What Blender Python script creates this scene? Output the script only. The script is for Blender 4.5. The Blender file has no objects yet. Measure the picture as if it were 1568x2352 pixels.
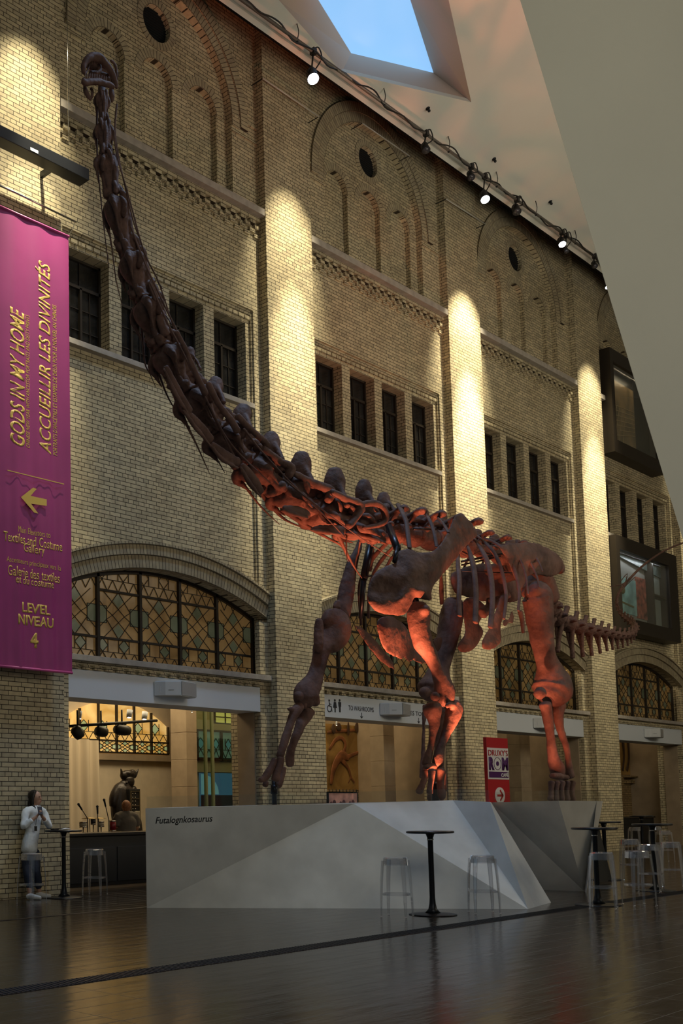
import bpy, bmesh, math, random
from mathutils import Vector, Matrix, Quaternion
from mathutils.geometry import tessellate_polygon
from mathutils import noise as mnoise
SC = bpy.context.scene
C = SC.collection
R = math.radians
rnd = random.Random(7)

# ------------------------------------------------------------------ camera
F, YAW, PITCH, ROLL, PPX, PPY, CD, CH = 2511.7193, 0.7307, 0.0897, -0.0105, 251.49, 1631.16, 13.9063, 1.3894
FWD = Vector((math.sin(YAW)*math.cos(PITCH), math.cos(YAW)*math.cos(PITCH), math.sin(PITCH)))
_r = Vector((math.cos(YAW), -math.sin(YAW), 0)); _u = _r.cross(FWD)
RGT = math.cos(ROLL)*_r + math.sin(ROLL)*_u
UPV = -math.sin(ROLL)*_r + math.cos(ROLL)*_u
EYE = Vector((0, -CD, CH))
cam = bpy.data.objects.new('camera', bpy.data.cameras.new('camera')); C.objects.link(cam)
cam.matrix_world = Matrix(((RGT.x, UPV.x, -FWD.x, EYE.x), (RGT.y, UPV.y, -FWD.y, EYE.y), (RGT.z, UPV.z, -FWD.z, EYE.z), (0, 0, 0, 1)))
cam.data.sensor_fit = 'HORIZONTAL'; cam.data.sensor_width = 36
cam.data.lens = F/1568*36
cam.data.shift_x = (784-PPX)/1568; cam.data.shift_y = (PPY-1176)/1568
cam.data.clip_end = 300
SC.camera = cam

def at(x, y, X=None, Y=None, Z=None, d=None):
    """the point of the hall seen at photograph position x, y on the plane X, Y or Z = const (or at depth d)"""
    v = RGT*((x-PPX)/F) - UPV*((y-PPY)/F) + FWD
    if d is not None: t = d
    elif X is not None: t = (X-EYE.x)/v.x
    elif Y is not None: t = (Y-EYE.y)/v.y
    else: t = (Z-EYE.z)/v.z
    return EYE + v*t
def mpp(P):
    """metres per photograph pixel at a point"""
    return (Vector(P)-EYE).dot(FWD)/F

# ------------------------------------------------------------------ view, world, lights
SC.view_settings.view_transform = 'Standard'; SC.view_settings.look = 'None'
SC.view_settings.exposure = 0.0; SC.view_settings.gamma = 1.0; SC.view_settings.use_curve_mapping = False
W = bpy.data.worlds.new('sky'); SC.world = W; W.use_nodes = True
bg = W.node_tree.nodes['Background']; bg.inputs[0].default_value = (0.22, 0.47, 0.86, 1); bg.inputs[1].default_value = 1.0

def light(name, kind, loc, target, power, col, **kw):
    l = bpy.data.lights.new(name, kind); l.energy = power; l.color = col
    for k, v in kw.items(): setattr(l, k, v)
    o = bpy.data.objects.new(name, l); C.objects.link(o); o.location = loc
    o.rotation_euler = (Vector(target)-Vector(loc)).to_track_quat('-Z', 'Y').to_euler()
    return o
WARM = (1.0, 0.86, 0.62); COOL = (0.42, 0.66, 1.0); REDL = (1.0, 0.27, 0.13)
# unseen fill lamps added for general brightness, behind and beside the camera
light('hall_fill', 'AREA', (5, -16.5, 8.5), (17, 0, 5), 310, (1.0, 0.94, 0.78), shape='RECTANGLE', size=9, size_y=5)
light('hall_fill', 'AREA', (24, -14.5, 8), (29, 0, 4), 560, (1.0, 0.90, 0.70), shape='RECTANGLE', size=12, size_y=4)
light('hall_fill', 'AREA', (6.5, -15.5, 4.0), (13, -5, .8), 30, (0.95, 0.97, 1.0), shape='RECTANGLE', size=4, size_y=2)  # low fill added to brighten the plinth
light('ceiling_fill', 'AREA', (20, -10.5, 9.0), (24, -5.5, 18.5), 190, (1.0, 0.94, 0.80), shape='RECTANGLE', size=5, size_y=2)  # unseen upward lamp added to brighten the ceiling
# daylight falling through the skylight in the sloping ceiling
light('skylight_daylight', 'AREA', (14.0, -5.2, 18.2), (13.0, -6.6, 0), 290, COOL, shape='RECTANGLE', size=3.0, size_y=1.5, spread=R(95))
# wall washers on the piers
PX0, BAY, PW = 11.4575, 7.0236, 1.5343
for k, (pa, pb) in enumerate([(1700, 5500), (1700, 8500), (3000, 14000), (1900, 10500), (800, 4000)]):
    xc = PX0 - PW/2 + BAY*k
    light('pier_washer', 'SPOT', (xc, -1.9, 16.1), (xc+.05, 0, 12.7), pa*1.15, (1.0, 0.90, 0.64), spot_size=R(42), spot_blend=1, shadow_soft_size=.04)
    light('pier_washer', 'SPOT', (xc+.1, -1.9, 16.1), (xc+.1, 0, 9.6), pb, (1.0, 0.90, 0.64), spot_size=R(24), spot_blend=1, shadow_soft_size=.04)

# ------------------------------------------------------------------ object helpers
def tag(o, label=None, cat=None, group=None, kind=None):
    if label: o['label'] = label
    if cat: o['category'] = cat
    if group: o['group'] = group
    if kind: o['kind'] = kind
    return o
def thing(name, label, cat, loc, group=None, rz=0, kind=None):
    o = bpy.data.objects.new(name, None); C.objects.link(o); o.empty_display_size = 0.1
    o.location = loc; o.rotation_euler = (0, 0, rz)
    return tag(o, label, cat, group, kind)
def rootloc(p):
    v = Vector((0, 0, 0))
    while p is not None: v = v + Vector(p.location); p = p.parent
    return v
class MB:
    """collects shapes in world coordinates, then links them as one mesh object"""
    def __init__(s): s.v = []; s.f = []; s.m = []; s.uv = {}; s.smooth = []
    def add(s, vs, fs, mat=0, smooth=False, uvs=None):
        b = len(s.v); s.v += [Vector(v) for v in vs]
        for i, f in enumerate(fs):
            if uvs: s.uv[len(s.f)] = [uvs[k] for k in f]
            s.f.append([b+k for k in f]); s.m.append(mat); s.smooth.append(smooth)
        return s
    def box(s, x0, x1, y0, y1, z0, z1, mat=0, rot=None, piv=None):
        vs = [Vector((x, y, z)) for x in (x0, x1) for y in (y0, y1) for z in (z0, z1)]
        if rot is not None:
            p = Vector(piv) if piv is not None else Vector(((x0+x1)/2, (y0+y1)/2, (z0+z1)/2))
            vs = [p + rot @ (v-p) for v in vs]
        return s.add(vs, [(0, 1, 3, 2), (4, 6, 7, 5), (0, 4, 5, 1), (2, 3, 7, 6), (0, 2, 6, 4), (1, 5, 7, 3)], mat)
    def bar(s, a, b, w, h, mat=0, up=(0, 0, 1)):
        a = Vector(a); b = Vector(b); d = (b-a); L = d.length; d.normalize()
        u = Vector(up); sd = d.cross(u)
        if sd.length < 1e-4: sd = d.cross(Vector((0, 1, 0)))
        sd.normalize(); u = sd.cross(d)
        vs = [p + sd*(i*w/2) + u*(j*h/2) for p in (a, b) for i in (-1, 1) for j in (-1, 1)]
        return s.add(vs, [(0, 1, 3, 2), (4, 6, 7, 5), (0, 4, 5, 1), (2, 3, 7, 6), (0, 2, 6, 4), (1, 5, 7, 3)], mat)
    def tube(s, pts, rad, n=12, mat=0, flat=1.0, ref=None, sub=1, cap=True, smooth=True):
        pts = [Vector(p) for p in pts]
        if not hasattr(rad, '__len__'): rad = [rad]*len(pts)
        if not hasattr(flat, '__len__'): flat = [flat]*len(pts)
        if sub > 1 and len(pts) > 2:
            P, Q, K = [], [], []
            N = len(pts)
            for i in range(N-1):
                p0, p1, p2, p3 = pts[max(i-1, 0)], pts[i], pts[i+1], pts[min(i+2, N-1)]
                r0, r1, r2, r3 = rad[max(i-1, 0)], rad[i], rad[i+1], rad[min(i+2, N-1)]
                for k in range(sub):
                    t = k/sub; t2 = t*t; t3 = t2*t
                    c = [-.5*t3+t2-.5*t, 1.5*t3-2.5*t2+1, -1.5*t3+2*t2+.5*t, .5*t3-.5*t2]
                    P.append(p0*c[0]+p1*c[1]+p2*c[2]+p3*c[3]); Q.append(max(1e-4, r0*c[0]+r1*c[1]+r2*c[2]+r3*c[3])); K.append(flat[i]*(1-t)+flat[i+1]*t)
            P.append(pts[-1]); Q.append(rad[-1]); K.append(flat[-1])
            pts, rad, flat = P, Q, K
        N = len(pts)
        T = [(pts[min(i+1, N-1)]-pts[max(i-1, 0)]).normalized() for i in range(N)]
        ref = Vector(ref) if ref is not None else (Vector((0, 0, 1)) if abs(T[0].z) < .9 else Vector((0, 1, 0)))
        rings = []
        u = None
        for i in range(N):
            a = (ref if u is None else u)
            a = a - T[i]*a.dot(T[i])
            if ref is not None and u is not None:
                b = ref - T[i]*ref.dot(T[i])
                if b.length > .3: a = b
            a.normalize(); u = a; b = T[i].cross(a)
            rings.append((pts[i], a*flat[i], b, rad[i]))
        if cap:
            p, a, b, r = rings[0]; q = rings[-1]
            head = [(p-T[0]*r*k*.55, a, b, r*math.sqrt(max(0, 1-k*k))) for k in (.9, .65, .35)]
            tail = [(q[0]+T[-1]*q[3]*k*.55, q[1], q[2], q[3]*math.sqrt(1-k*k)) for k in (.35, .65, .9)]
            rings = head+rings+tail
        vs = []
        for (p, a, b, r) in rings:
            for k in range(n):
                t = 2*math.pi*k/n; vs.append(p + a*(r*math.cos(t)) + b*(r*math.sin(t)))
        fs = [(i*n+k, i*n+(k+1) % n, (i+1)*n+(k+1) % n, (i+1)*n+k) for i in range(len(rings)-1) for k in range(n)]
        fs.append(tuple(range(n-1, -1, -1))); fs.append(tuple((len(rings)-1)*n+k for k in range(n)))
        return s.add(vs, fs, mat, smooth)
    def cyl(s, a, b, r, n=20, mat=0, r2=None, smooth=True):
        return s.tube([a, b], [r, r if r2 is None else r2], n=n, mat=mat, cap=False, smooth=smooth)
    def lathe(s, c, prof, n=24, mat=0, smooth=True, sx=1, sy=1):
        c = Vector(c); vs = []; m = len(prof)
        for (r, z) in prof:
            for k in range(n):
                t = 2*math.pi*k/n; vs.append(c+Vector((r*math.cos(t)*sx, r*math.sin(t)*sy, z)))
        fs = [(i*n+k, i*n+(k+1) % n, (i+1)*n+(k+1) % n, (i+1)*n+k) for i in range(m-1) for k in range(n)]
        if prof[0][0] > 1e-5: fs.append(tuple(range(n-1, -1, -1)))
        if prof[-1][0] > 1e-5: fs.append(tuple((m-1)*n+k for k in range(n)))
        return s.add(vs, fs, mat, smooth)
    def ball(s, c, r, n=16, mat=0, sc=(1, 1, 1), rot=None):
        c = Vector(c); vs = []; m = max(6, n//2)
        for i in range(m+1):
            ph = math.pi*i/m
            for k in range(n):
                t = 2*math.pi*k/n
                v = Vector((math.sin(ph)*math.cos(t)*sc[0], math.sin(ph)*math.sin(t)*sc[1], -math.cos(ph)*sc[2]))*r
                if rot is not None: v = rot @ v
                vs.append(c+v)
        fs = [(i*n+k, i*n+(k+1) % n, (i+1)*n+(k+1) % n, (i+1)*n+k) for i in range(m) for k in range(n)]
        return s.add(vs, fs, mat, True)
    def prism(s, poly, o, ux, uy, un, t0, t1, mat=0, holes=(), smooth=False, caps=True):
        """polygon (2-D points on axes ux, uy at origin o), extruded along un from t0 to t1, with holes"""
        o = Vector(o); ux = Vector(ux); uy = Vector(uy); un = Vector(un)
        loops = [list(poly)]+[list(h) for h in holes]
        flat = [p for l in loops for p in l]
        tri = tessellate_polygon([[Vector((p[0], p[1], 0)) for p in l] for l in loops])
        n = len(flat)
        vs = [o+ux*p[0]+uy*p[1]+un*t0 for p in flat]+[o+ux*p[0]+uy*p[1]+un*t1 for p in flat]
        fs = []
        if caps:
            for t in tri: fs.append(tuple(t)); fs.append(tuple(n+k for k in reversed(t)))
        b = 0
        for l in loops:
            m = len(l)
            for k in range(m): fs.append((b+k, b+(k+1) % m, n+b+(k+1) % m, n+b+k))
            b += m
        return s.add(vs, fs, mat, smooth)
    def build(s, name, mats, parent=None, origin=None, bevel=0, remesh=0, smooth_it=0, fixn=True, seg=2, keep=None):
        me = bpy.data.meshes.new(name)
        if not isinstance(mats, (list, tuple)): mats = [mats]
        if origin is None:
            if parent is not None: origin = rootloc(parent)
            else:
                xs = [v.x for v in s.v]; ys = [v.y for v in s.v]; zs = [v.z for v in s.v]
                origin = Vector(((min(xs)+max(xs))/2, (min(ys)+max(ys))/2, min(zs)))
        origin = Vector(origin)
        me.from_pydata([v-origin for v in s.v], [], s.f)
        for m in mats: me.materials.append(m)
        me.polygons.foreach_set('material_index', s.m); me.polygons.foreach_set('use_smooth', s.smooth)
        if s.uv:
            L = me.uv_layers.new(name='UVMap')
            for pi, uvs in s.uv.items():
                for li, uv in zip(me.polygons[pi].loop_indices, uvs): L.data[li].uv = uv
        if fixn:
            bm = bmesh.new(); bm.from_mesh(me); bmesh.ops.recalc_face_normals(bm, faces=bm.faces); bm.to_mesh(me); bm.free()
        o = bpy.data.objects.new(name, me); C.objects.link(o)
        if parent is not None: o.parent = parent
        else: o.location = origin
        if remesh:
            md = o.modifiers.new('r', 'REMESH'); md.mode = 'VOXEL'; md.voxel_size = remesh
            if smooth_it:
                sm = o.modifiers.new('s', 'SMOOTH'); sm.factor = .6; sm.iterations = smooth_it
            bake(o, True)
            if M.get('bone') is not None and mats[0] is M['bone']: roughen(o)
            if mats[0].name in ('white_blouse', 'dark_denim', 'grey_shirt'): roughen(o, 9, .55)
        if bevel:
            b = o.modifiers.new('bevel', 'BEVEL'); b.width = bevel; b.segments = seg; b.limit_method = 'ANGLE'; b.angle_limit = R(40)
            b.harden_normals = False
        return o
def bake(o, smooth=False):
    bpy.context.view_layer.update()
    dg = bpy.context.evaluated_depsgraph_get()
    me = bpy.data.meshes.new_from_object(o.evaluated_get(dg))
    if len(me.materials) == 0:
        for m in o.data.materials: me.materials.append(m)
    o.modifiers.clear(); o.data = me
    if smooth: me.polygons.foreach_set('use_smooth', [True]*len(me.polygons))
    me.update()
    return o
def roughen(o, fr=5.5, am=1.0):
    me = o.data; dims = o.dimensions if o.dimensions.length > 0 else Vector((1, 1, 1))
    xs = [v.co.x for v in me.vertices]; ys = [v.co.y for v in me.vertices]; zs = [v.co.z for v in me.vertices]
    sz = max(max(xs)-min(xs), max(ys)-min(ys), max(zs)-min(zs)); k = min(1, sz/1.1); sd = rnd.random()*50
    for v in me.vertices:
        p = v.co*(fr/max(k, .25))+Vector((sd, 0, 0))
        v.co = v.co + v.normal*((mnoise.noise(p)*.011*k + mnoise.noise(p*2.7)*.006*k)*am)
    me.update()
def children(o): return [c for c in bpy.data.objects if c.parent == o]
_kids = {}
def copy_tree(o, parent=None):
    c = o.copy(); C.objects.link(c)
    if parent is not None: c.parent = parent
    for ch in children(o): copy_tree(ch, c)
    return c

# ------------------------------------------------------------------ materials
def mat(name, col, rough=.6, metal=0, spec=.5, bump=0, bscale=30, var=0, vscale=4, emit=None, es=1.0, trans=0, coat=0):
    m = bpy.data.materials.new(name); m.use_nodes = True; nt = m.node_tree; N = nt.nodes; L = nt.links
    b = N['Principled BSDF']; b.inputs['Base Color'].default_value = (*col, 1); b.inputs['Roughness'].default_value = rough
    b.inputs['Metallic'].default_value = metal; b.inputs['Specular IOR Level'].default_value = spec
    if trans: b.inputs['Transmission Weight'].default_value = trans
    if coat: b.inputs['Coat Weight'].default_value = coat
    if emit: b.inputs['Emission Color'].default_value = (*emit, 1); b.inputs['Emission Strength'].default_value = es
    if var or bump:
        tc = N.new('ShaderNodeTexCoord')
    if var:
        n = N.new('ShaderNodeTexNoise'); n.inputs['Scale'].default_value = vscale; n.inputs['Detail'].default_value = 6
        L.new(tc.outputs['Object'], n.inputs['Vector'])
        r = N.new('ShaderNodeValToRGB'); r.color_ramp.elements[0].position = .32; r.color_ramp.elements[1].position = .68
        r.color_ramp.elements[0].color = (*[c*(1-var) for c in col], 1); r.color_ramp.elements[1].color = (*[min(1, c*(1+var)) for c in col], 1)
        L.new(n.outputs['Fac'], r.inputs[0]); L.new(r.outputs[0], b.inputs['Base Color'])
    if bump:
        n = N.new('ShaderNodeTexNoise'); n.inputs['Scale'].default_value = bscale; n.inputs['Detail'].default_value = 5
        L.new(tc.outputs['Object'], n.inputs['Vector'])
        bp = N.new('ShaderNodeBump'); bp.inputs['Strength'].default_value = bump; bp.inputs['Distance'].default_value = .01
        L.new(n.outputs['Fac'], bp.inputs['Height']); L.new(bp.outputs[0], b.inputs['Normal'])
    return m
def math_node(nt, op, a, b=None, c=None):
    n = nt.nodes.new('ShaderNodeMath'); n.operation = op
    for i, v in enumerate((a, b, c)):
        if v is None: continue
        if isinstance(v, (int, float)): n.inputs[i].default_value = v
        else: nt.links.new(v, n.inputs[i])
    return n.outputs[0]
def brick_mat(name, c1, c2, mortar, uv=False, bump=.5, course=.0757, length=.2605, z0=3.307, x0=10.312, headers=True):
    m = bpy.data.materials.new(name); m.use_nodes = True; nt = m.node_tree; N = nt.nodes; L = nt.links
    b = N['Principled BSDF']; b.inputs['Roughness'].default_value = .75; b.inputs['Specular IOR Level'].default_value = .3
    if uv:
        t = N.new('ShaderNodeUVMap'); sx = N.new('ShaderNodeSeparateXYZ'); L.new(t.outputs[0], sx.inputs[0]); U, V = sx.outputs[0], sx.outputs[1]
    else:
        g = N.new('ShaderNodeNewGeometry'); sp = N.new('ShaderNodeSeparateXYZ'); L.new(g.outputs['Position'], sp.inputs[0])
        sn = N.new('ShaderNodeSeparateXYZ'); L.new(g.outputs['True Normal'], sn.inputs[0])
        side = math_node(nt, 'GREATER_THAN', math_node(nt, 'ABSOLUTE', sn.outputs[0]), .7)
        mx = N.new('ShaderNodeMix'); mx.data_type = 'FLOAT'; L.new(side, mx.inputs[0]); L.new(sp.outputs[0], mx.inputs[2]); L.new(sp.outputs[1], mx.inputs[3])
        U, V = mx.outputs[0], sp.outputs[2]
    u0 = math_node(nt, 'SUBTRACT', U, x0) if not uv else U
    v0 = math_node(nt, 'ADD', math_node(nt, 'SUBTRACT', V, z0), course*.5) if not uv else V
    def bt(width, off):
        cb = N.new('ShaderNodeCombineXYZ'); L.new(u0, cb.inputs[0]); L.new(v0, cb.inputs[1])
        k = N.new('ShaderNodeTexBrick'); k.offset = off; k.inputs['Scale'].default_value = 1
        k.inputs['Brick Width'].default_value = width; k.inputs['Row Height'].default_value = course
        k.inputs['Mortar Size'].default_value = .0066; k.inputs['Mortar Smooth'].default_value = .3; k.inputs['Bias'].default_value = -.15
        k.inputs['Color1'].default_value = (*c1, 1); k.inputs['Color2'].default_value = (*c2, 1); k.inputs['Mortar'].default_value = (*mortar, 1)
        L.new(cb.outputs[0], k.inputs['Vector']); return k
    k1 = bt(length, .5)
    col, fac = k1.outputs['Color'], k1.outputs['Fac']
    if headers:
        k2 = bt(length/2, .5)
        row = math_node(nt, 'FLOORED_MODULO', math_node(nt, 'FLOOR', math_node(nt, 'DIVIDE', v0, course)), 6.0)
        hd = math_node(nt, 'LESS_THAN', row, .5)
        m1 = N.new('ShaderNodeMix'); m1.data_type = 'RGBA'; L.new(hd, m1.inputs[0]); L.new(col, m1.inputs[6]); L.new(k2.outputs['Color'], m1.inputs[7])
        m2 = N.new('ShaderNodeMix'); m2.data_type = 'FLOAT'; L.new(hd, m2.inputs[0]); L.new(fac, m2.inputs[2]); L.new(k2.outputs['Fac'], m2.inputs[3])
        col, fac = m1.outputs[2], m2.outputs[0]
    # soot and patchy weathering, and a fine grain
    gp = N.new('ShaderNodeNewGeometry')
    ns = N.new('ShaderNodeTexNoise'); ns.inputs['Scale'].default_value = .9; ns.inputs['Detail'].default_value = 5; L.new(gp.outputs['Position'], ns.inputs['Vector'])
    rp = N.new('ShaderNodeValToRGB'); rp.color_ramp.elements[0].position = .3; rp.color_ramp.elements[1].position = .7
    rp.color_ramp.elements[0].color = (.84, .80, .74, 1); rp.color_ramp.elements[1].color = (1.04, 1.03, 1.0, 1)
    L.new(ns.outputs['Fac'], rp.inputs[0])
    n3 = N.new('ShaderNodeTexNoise'); n3.inputs['Scale'].default_value = 9; n3.inputs['Detail'].default_value = 4; L.new(gp.outputs['Position'], n3.inputs['Vector'])
    r3 = N.new('ShaderNodeValToRGB'); r3.color_ramp.elements[0].position = .3; r3.color_ramp.elements[1].position = .7
    r3.color_ramp.elements[0].color = (.82, .80, .78, 1); r3.color_ramp.elements[1].color = (1.1, 1.1, 1.06, 1); L.new(n3.outputs['Fac'], r3.inputs[0])
    ml = N.new('ShaderNodeMix'); ml.data_type = 'RGBA'; ml.blend_type = 'MULTIPLY'; ml.inputs[0].default_value = 1; L.new(col, ml.inputs[6]); L.new(rp.outputs[0], ml.inputs[7])
    m5 = N.new('ShaderNodeMix'); m5.data_type = 'RGBA'; m5.blend_type = 'MULTIPLY'; m5.inputs[0].default_value = 1; L.new(ml.outputs[2], m5.inputs[6]); L.new(r3.outputs[0], m5.inputs[7])
    L.new(m5.outputs[2], b.inputs['Base Color'])
    bp = N.new('ShaderNodeBump'); bp.inputs['Strength'].default_value = bump; bp.inputs['Distance'].default_value = .008; bp.invert = True
    h = math_node(nt, 'SUBTRACT', fac, math_node(nt, 'MULTIPLY', n3.outputs['Fac'], .5))
    L.new(h, bp.inputs['Height']); L.new(bp.outputs[0], b.inputs['Normal'])
    return m
def glass_mat(name, tint=(.9, .95, .95), rough=.02, amount=.9, gloss_tint=(1, 1, 1), milk=0, base=.04):
    """clear thin glass / acrylic: mostly see-through with a fresnel reflection and a trace of haze in the material"""
    m = bpy.data.materials.new(name); m.use_nodes = True; nt = m.node_tree; N = nt.nodes; L = nt.links
    N.remove(N['Principled BSDF']); out = N['Material Output']
    t = N.new('ShaderNodeBsdfTransparent'); t.inputs[0].default_value = (*tint, 1)
    g = N.new('ShaderNodeBsdfGlossy'); g.inputs['Roughness'].default_value = rough; g.inputs[0].default_value = (*gloss_tint, 1)
    lw = N.new('ShaderNodeLayerWeight'); lw.inputs[0].default_value = .35
    f = math_node(nt, 'ADD', math_node(nt, 'MULTIPLY', lw.outputs['Facing'], 1-amount), base)
    mx = N.new('ShaderNodeMixShader'); L.new(f, mx.inputs[0]); L.new(t.outputs[0], mx.inputs[1]); L.new(g.outputs[0], mx.inputs[2])
    if milk:
        d = N.new('ShaderNodeBsdfDiffuse'); d.inputs[0].default_value = (.85, .87, .92, 1)
        m2 = N.new('ShaderNodeMixShader'); m2.inputs[0].default_value = milk; L.new(mx.outputs[0], m2.inputs[1]); L.new(d.outputs[0], m2.inputs[2]); mx = m2
    L.new(mx.outputs[0], out.inputs[0])
    return m
M = {}
BR1, BR2, MOR = (.64, .56, .38), (.44, .385, .27), (.055, .040, .028)
M['brick'] = brick_mat('buff_brick', BR1, BR2, MOR)
M['voussoir'] = brick_mat('voussoir_brick', (.50, .435, .30), (.38, .33, .24), MOR, uv=True, course=.24, length=.085, headers=False)
M['brick_far'] = brick_mat('brown_brick', (.36, .26, .13), (.24, .17, .09), (.07, .05, .03))
M['stone'] = mat('grey_sandstone', (.40, .355, .30), .8, var=.15, vscale=6, bump=.3, bscale=60)
M['white'] = mat('white_paint', (.72, .76, .80), .6)
M['plaster'] = mat('cream_plaster', (.66, .56, .41), .8, var=.06)
M['jamb'] = mat('tan_stone', (.34, .26, .17), .7, var=.12, vscale=3)
M['ceil'] = mat('grey_white_plaster', (.74, .74, .68), .85, var=.03, vscale=.6)
M['crystal'] = mat('grey_green_plaster', (.46, .44, .36), .9, var=.05, vscale=.5, bump=.1, bscale=200)
M['shaft'] = mat('peach_plaster', (.62, .50, .40), .85)
M['black'] = mat('black_paint', (.012, .012, .012), .5)
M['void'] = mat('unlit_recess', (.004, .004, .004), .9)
M['iron'] = mat('dark_bronze_frame', (.035, .026, .018), .5, metal=.3)
M['steel'] = mat('black_steel', (.02, .022, .026), .35, metal=.6)
M['darkglass'] = mat('dark_window_glass', (.022, .021, .020), .18, var=.5, vscale=3)
M['clear'] = glass_mat('parapet_glass', (.95, .97, .97), .03, .8)
M['acrylic'] = glass_mat('clear_acrylic', (.96, .96, .97), .05, .20, (1, 1, 1), .055, .11)
M['bone'] = None
def bone_mat():
    m = bpy.data.materials.new('fossil_bone'); m.use_nodes = True; nt = m.node_tree; N = nt.nodes; L = nt.links
    b = N['Principled BSDF']; b.inputs['Roughness'].default_value = .68; b.inputs['Specular IOR Level'].default_value = .3
    g = N.new('ShaderNodeTexCoord')
    n = N.new('ShaderNodeTexNoise'); n.inputs['Scale'].default_value = 3.5; n.inputs['Detail'].default_value = 8; n.inputs['Roughness'].default_value = .62; L.new(g.outputs['Object'], n.inputs['Vector'])
    r = N.new('ShaderNodeValToRGB'); e = r.color_ramp.elements; e[0].position = .3; e[0].color = (.062, .030, .022, 1); e[1].position = .72; e[1].color = (.19, .105, .080, 1)
    L.new(n.outputs['Fac'], r.inputs[0]); L.new(r.outputs[0], b.inputs['Base Color'])
    n2 = N.new('ShaderNodeTexNoise'); n2.inputs['Scale'].default_value = 22; n2.inputs['Detail'].default_value = 7; L.new(g.outputs['Object'], n2.inputs['Vector'])
    bp = N.new('ShaderNodeBump'); bp.inputs['Strength'].default_value = .45; bp.inputs['Distance'].default_value = .02; L.new(n2.outputs['Fac'], bp.inputs['Height']); L.new(bp.outputs[0], b.inputs['Normal'])
    return m
M['bone'] = bone_mat()
def floor_mat():
    m = bpy.data.materials.new('dark_polished_tile'); m.use_nodes = True; nt = m.node_tree; N = nt.nodes; L = nt.links
    b = N['Principled BSDF']; b.inputs['Specular IOR Level'].default_value = .55
    g = N.new('ShaderNodeNewGeometry')
    mp = N.new('ShaderNodeMapping'); mp.inputs['Location'].default_value = (-.33, .25, 0); L.new(g.outputs['Position'], mp.inputs[0])
    k = N.new('ShaderNodeTexBrick'); k.offset = 0; k.inputs['Scale'].default_value = 1; k.inputs['Brick Width'].default_value = .6585; k.inputs['Row Height'].default_value = .2655
    k.inputs['Mortar Size'].default_value = .0035; k.inputs['Color1'].default_value = (.036, .023, .014, 1); k.inputs['Color2'].default_value = (.026, .017, .010, 1); k.inputs['Mortar'].default_value = (.085, .068, .05, 1)
    L.new(mp.outputs[0], k.inputs['Vector']); L.new(k.outputs['Color'], b.inputs['Base Color'])
    rr = N.new('ShaderNodeMix'); rr.data_type = 'FLOAT'; rr.inputs[2].default_value = .17; rr.inputs[3].default_value = .5; L.new(k.outputs['Fac'], rr.inputs[0]); L.new(rr.outputs[0], b.inputs['Roughness'])
    m9 = N.new('ShaderNodeMapping'); m9.inputs['Scale'].default_value = (1.6, 6.5, 1); L.new(g.outputs['Position'], m9.inputs[0]); n = N.new('ShaderNodeTexNoise'); n.inputs['Scale'].default_value = 1.0; n.inputs['Detail'].default_value = 4; L.new(m9.outputs[0], n.inputs['Vector'])
    h = math_node(nt, 'SUBTRACT', math_node(nt, 'MULTIPLY', n.outputs['Fac'], 1.6), math_node(nt, 'MULTIPLY', k.outputs['Fac'], .4))
    bp = N.new('ShaderNodeBump'); bp.inputs['Strength'].default_value = .30; bp.inputs['Distance'].default_value = .01; L.new(h, bp.inputs['Height']); L.new(bp.outputs[0], b.inputs['Normal'])
    return m
M['floor'] = floor_mat()
def metal_mat():
    m = mat('brushed_zinc', (.60, .59, .55), .45, metal=.25, var=.10, vscale=2.2)
    return m
M['zinc'] = metal_mat()
# ================================================================== THE HALL
EX, EY, EZ = (1, 0, 0), (0, 1, 0), (0, 0, 1)
YP, YS, YB, YG = .21, .30, .36, .55       # panel plane, window sub-panel, blind-arch plane, glass plane
def bx(k): return PX0+BAY*k               # left edge of the bay k panel
BW = BAY-PW
def arc(cx, cz, r, a0, a1, n):
    return [(cx+r*math.cos(R(a0+(a1-a0)*i/n)), cz+r*math.sin(R(a0+(a1-a0)*i/n))) for i in range(n+1)]
def seg_arc(x0, x1, zs, zc, n=24):
    """segmental arch curve from x1 to x0 (counter-clockwise over the crown)"""
    h = zc-zs; w = (x1-x0)/2; r = (w*w+h*h)/(2*h); cx = (x0+x1)/2; cz = zc-r
    a = math.degrees(math.asin(w/r))
    return arc(cx, cz, r, 90-a, 90+a, n), (cx, cz, r, a)
def ring(mb, cx, cz, r0, r1, a0, a1, Y0, Y1, n=40, mi=1):
    """arch ring of voussoirs, front at Y0, back at Y1; uv = (arc length, radius)"""
    for i in range(n):
        t0, t1 = R(a0+(a1-a0)*i/n), R(a0+(a1-a0)*(i+1)/n)
        def P(r, t, y): return (cx+r*math.cos(t), y, cz+r*math.sin(t))
        rm = (r0+r1)/2
        q = [P(r0, t0, Y0), P(r0, t1, Y0), P(r1, t1, Y0), P(r1, t0, Y0), P(r0, t0, Y1), P(r0, t1, Y1), P(r1, t1, Y1), P(r1, t0, Y1)]
        uv = [(rm*t0, 0), (rm*t1, 0), (rm*t1, r1-r0), (rm*t0, r1-r0), (rm*t0, -.2), (rm*t1, -.2), (rm*t1, r1-r0+.2), (rm*t0, r1-r0+.2)]
        mb.add(q, [(0, 1, 2, 3), (0, 4, 5, 1), (3, 2, 6, 7)], mi, False, uv)
        if i == 0: mb.add(q, [(0, 3, 7, 4)], mi, False, uv)
        if i == n-1: mb.add(q, [(1, 5, 6, 2)], mi, False, uv)
TOPZ = 19.0
wall = MB()
def plate(x, z0, z1, s0, s1, Y0, Y1, holes=()):
    wall.prism([(x+s0, z0), (x+s1, z0), (x+s1, z1), (x+s0, z1)], (0, 0, 0), EX, EZ, EY, Y0, Y1, 0, holes)
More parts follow.
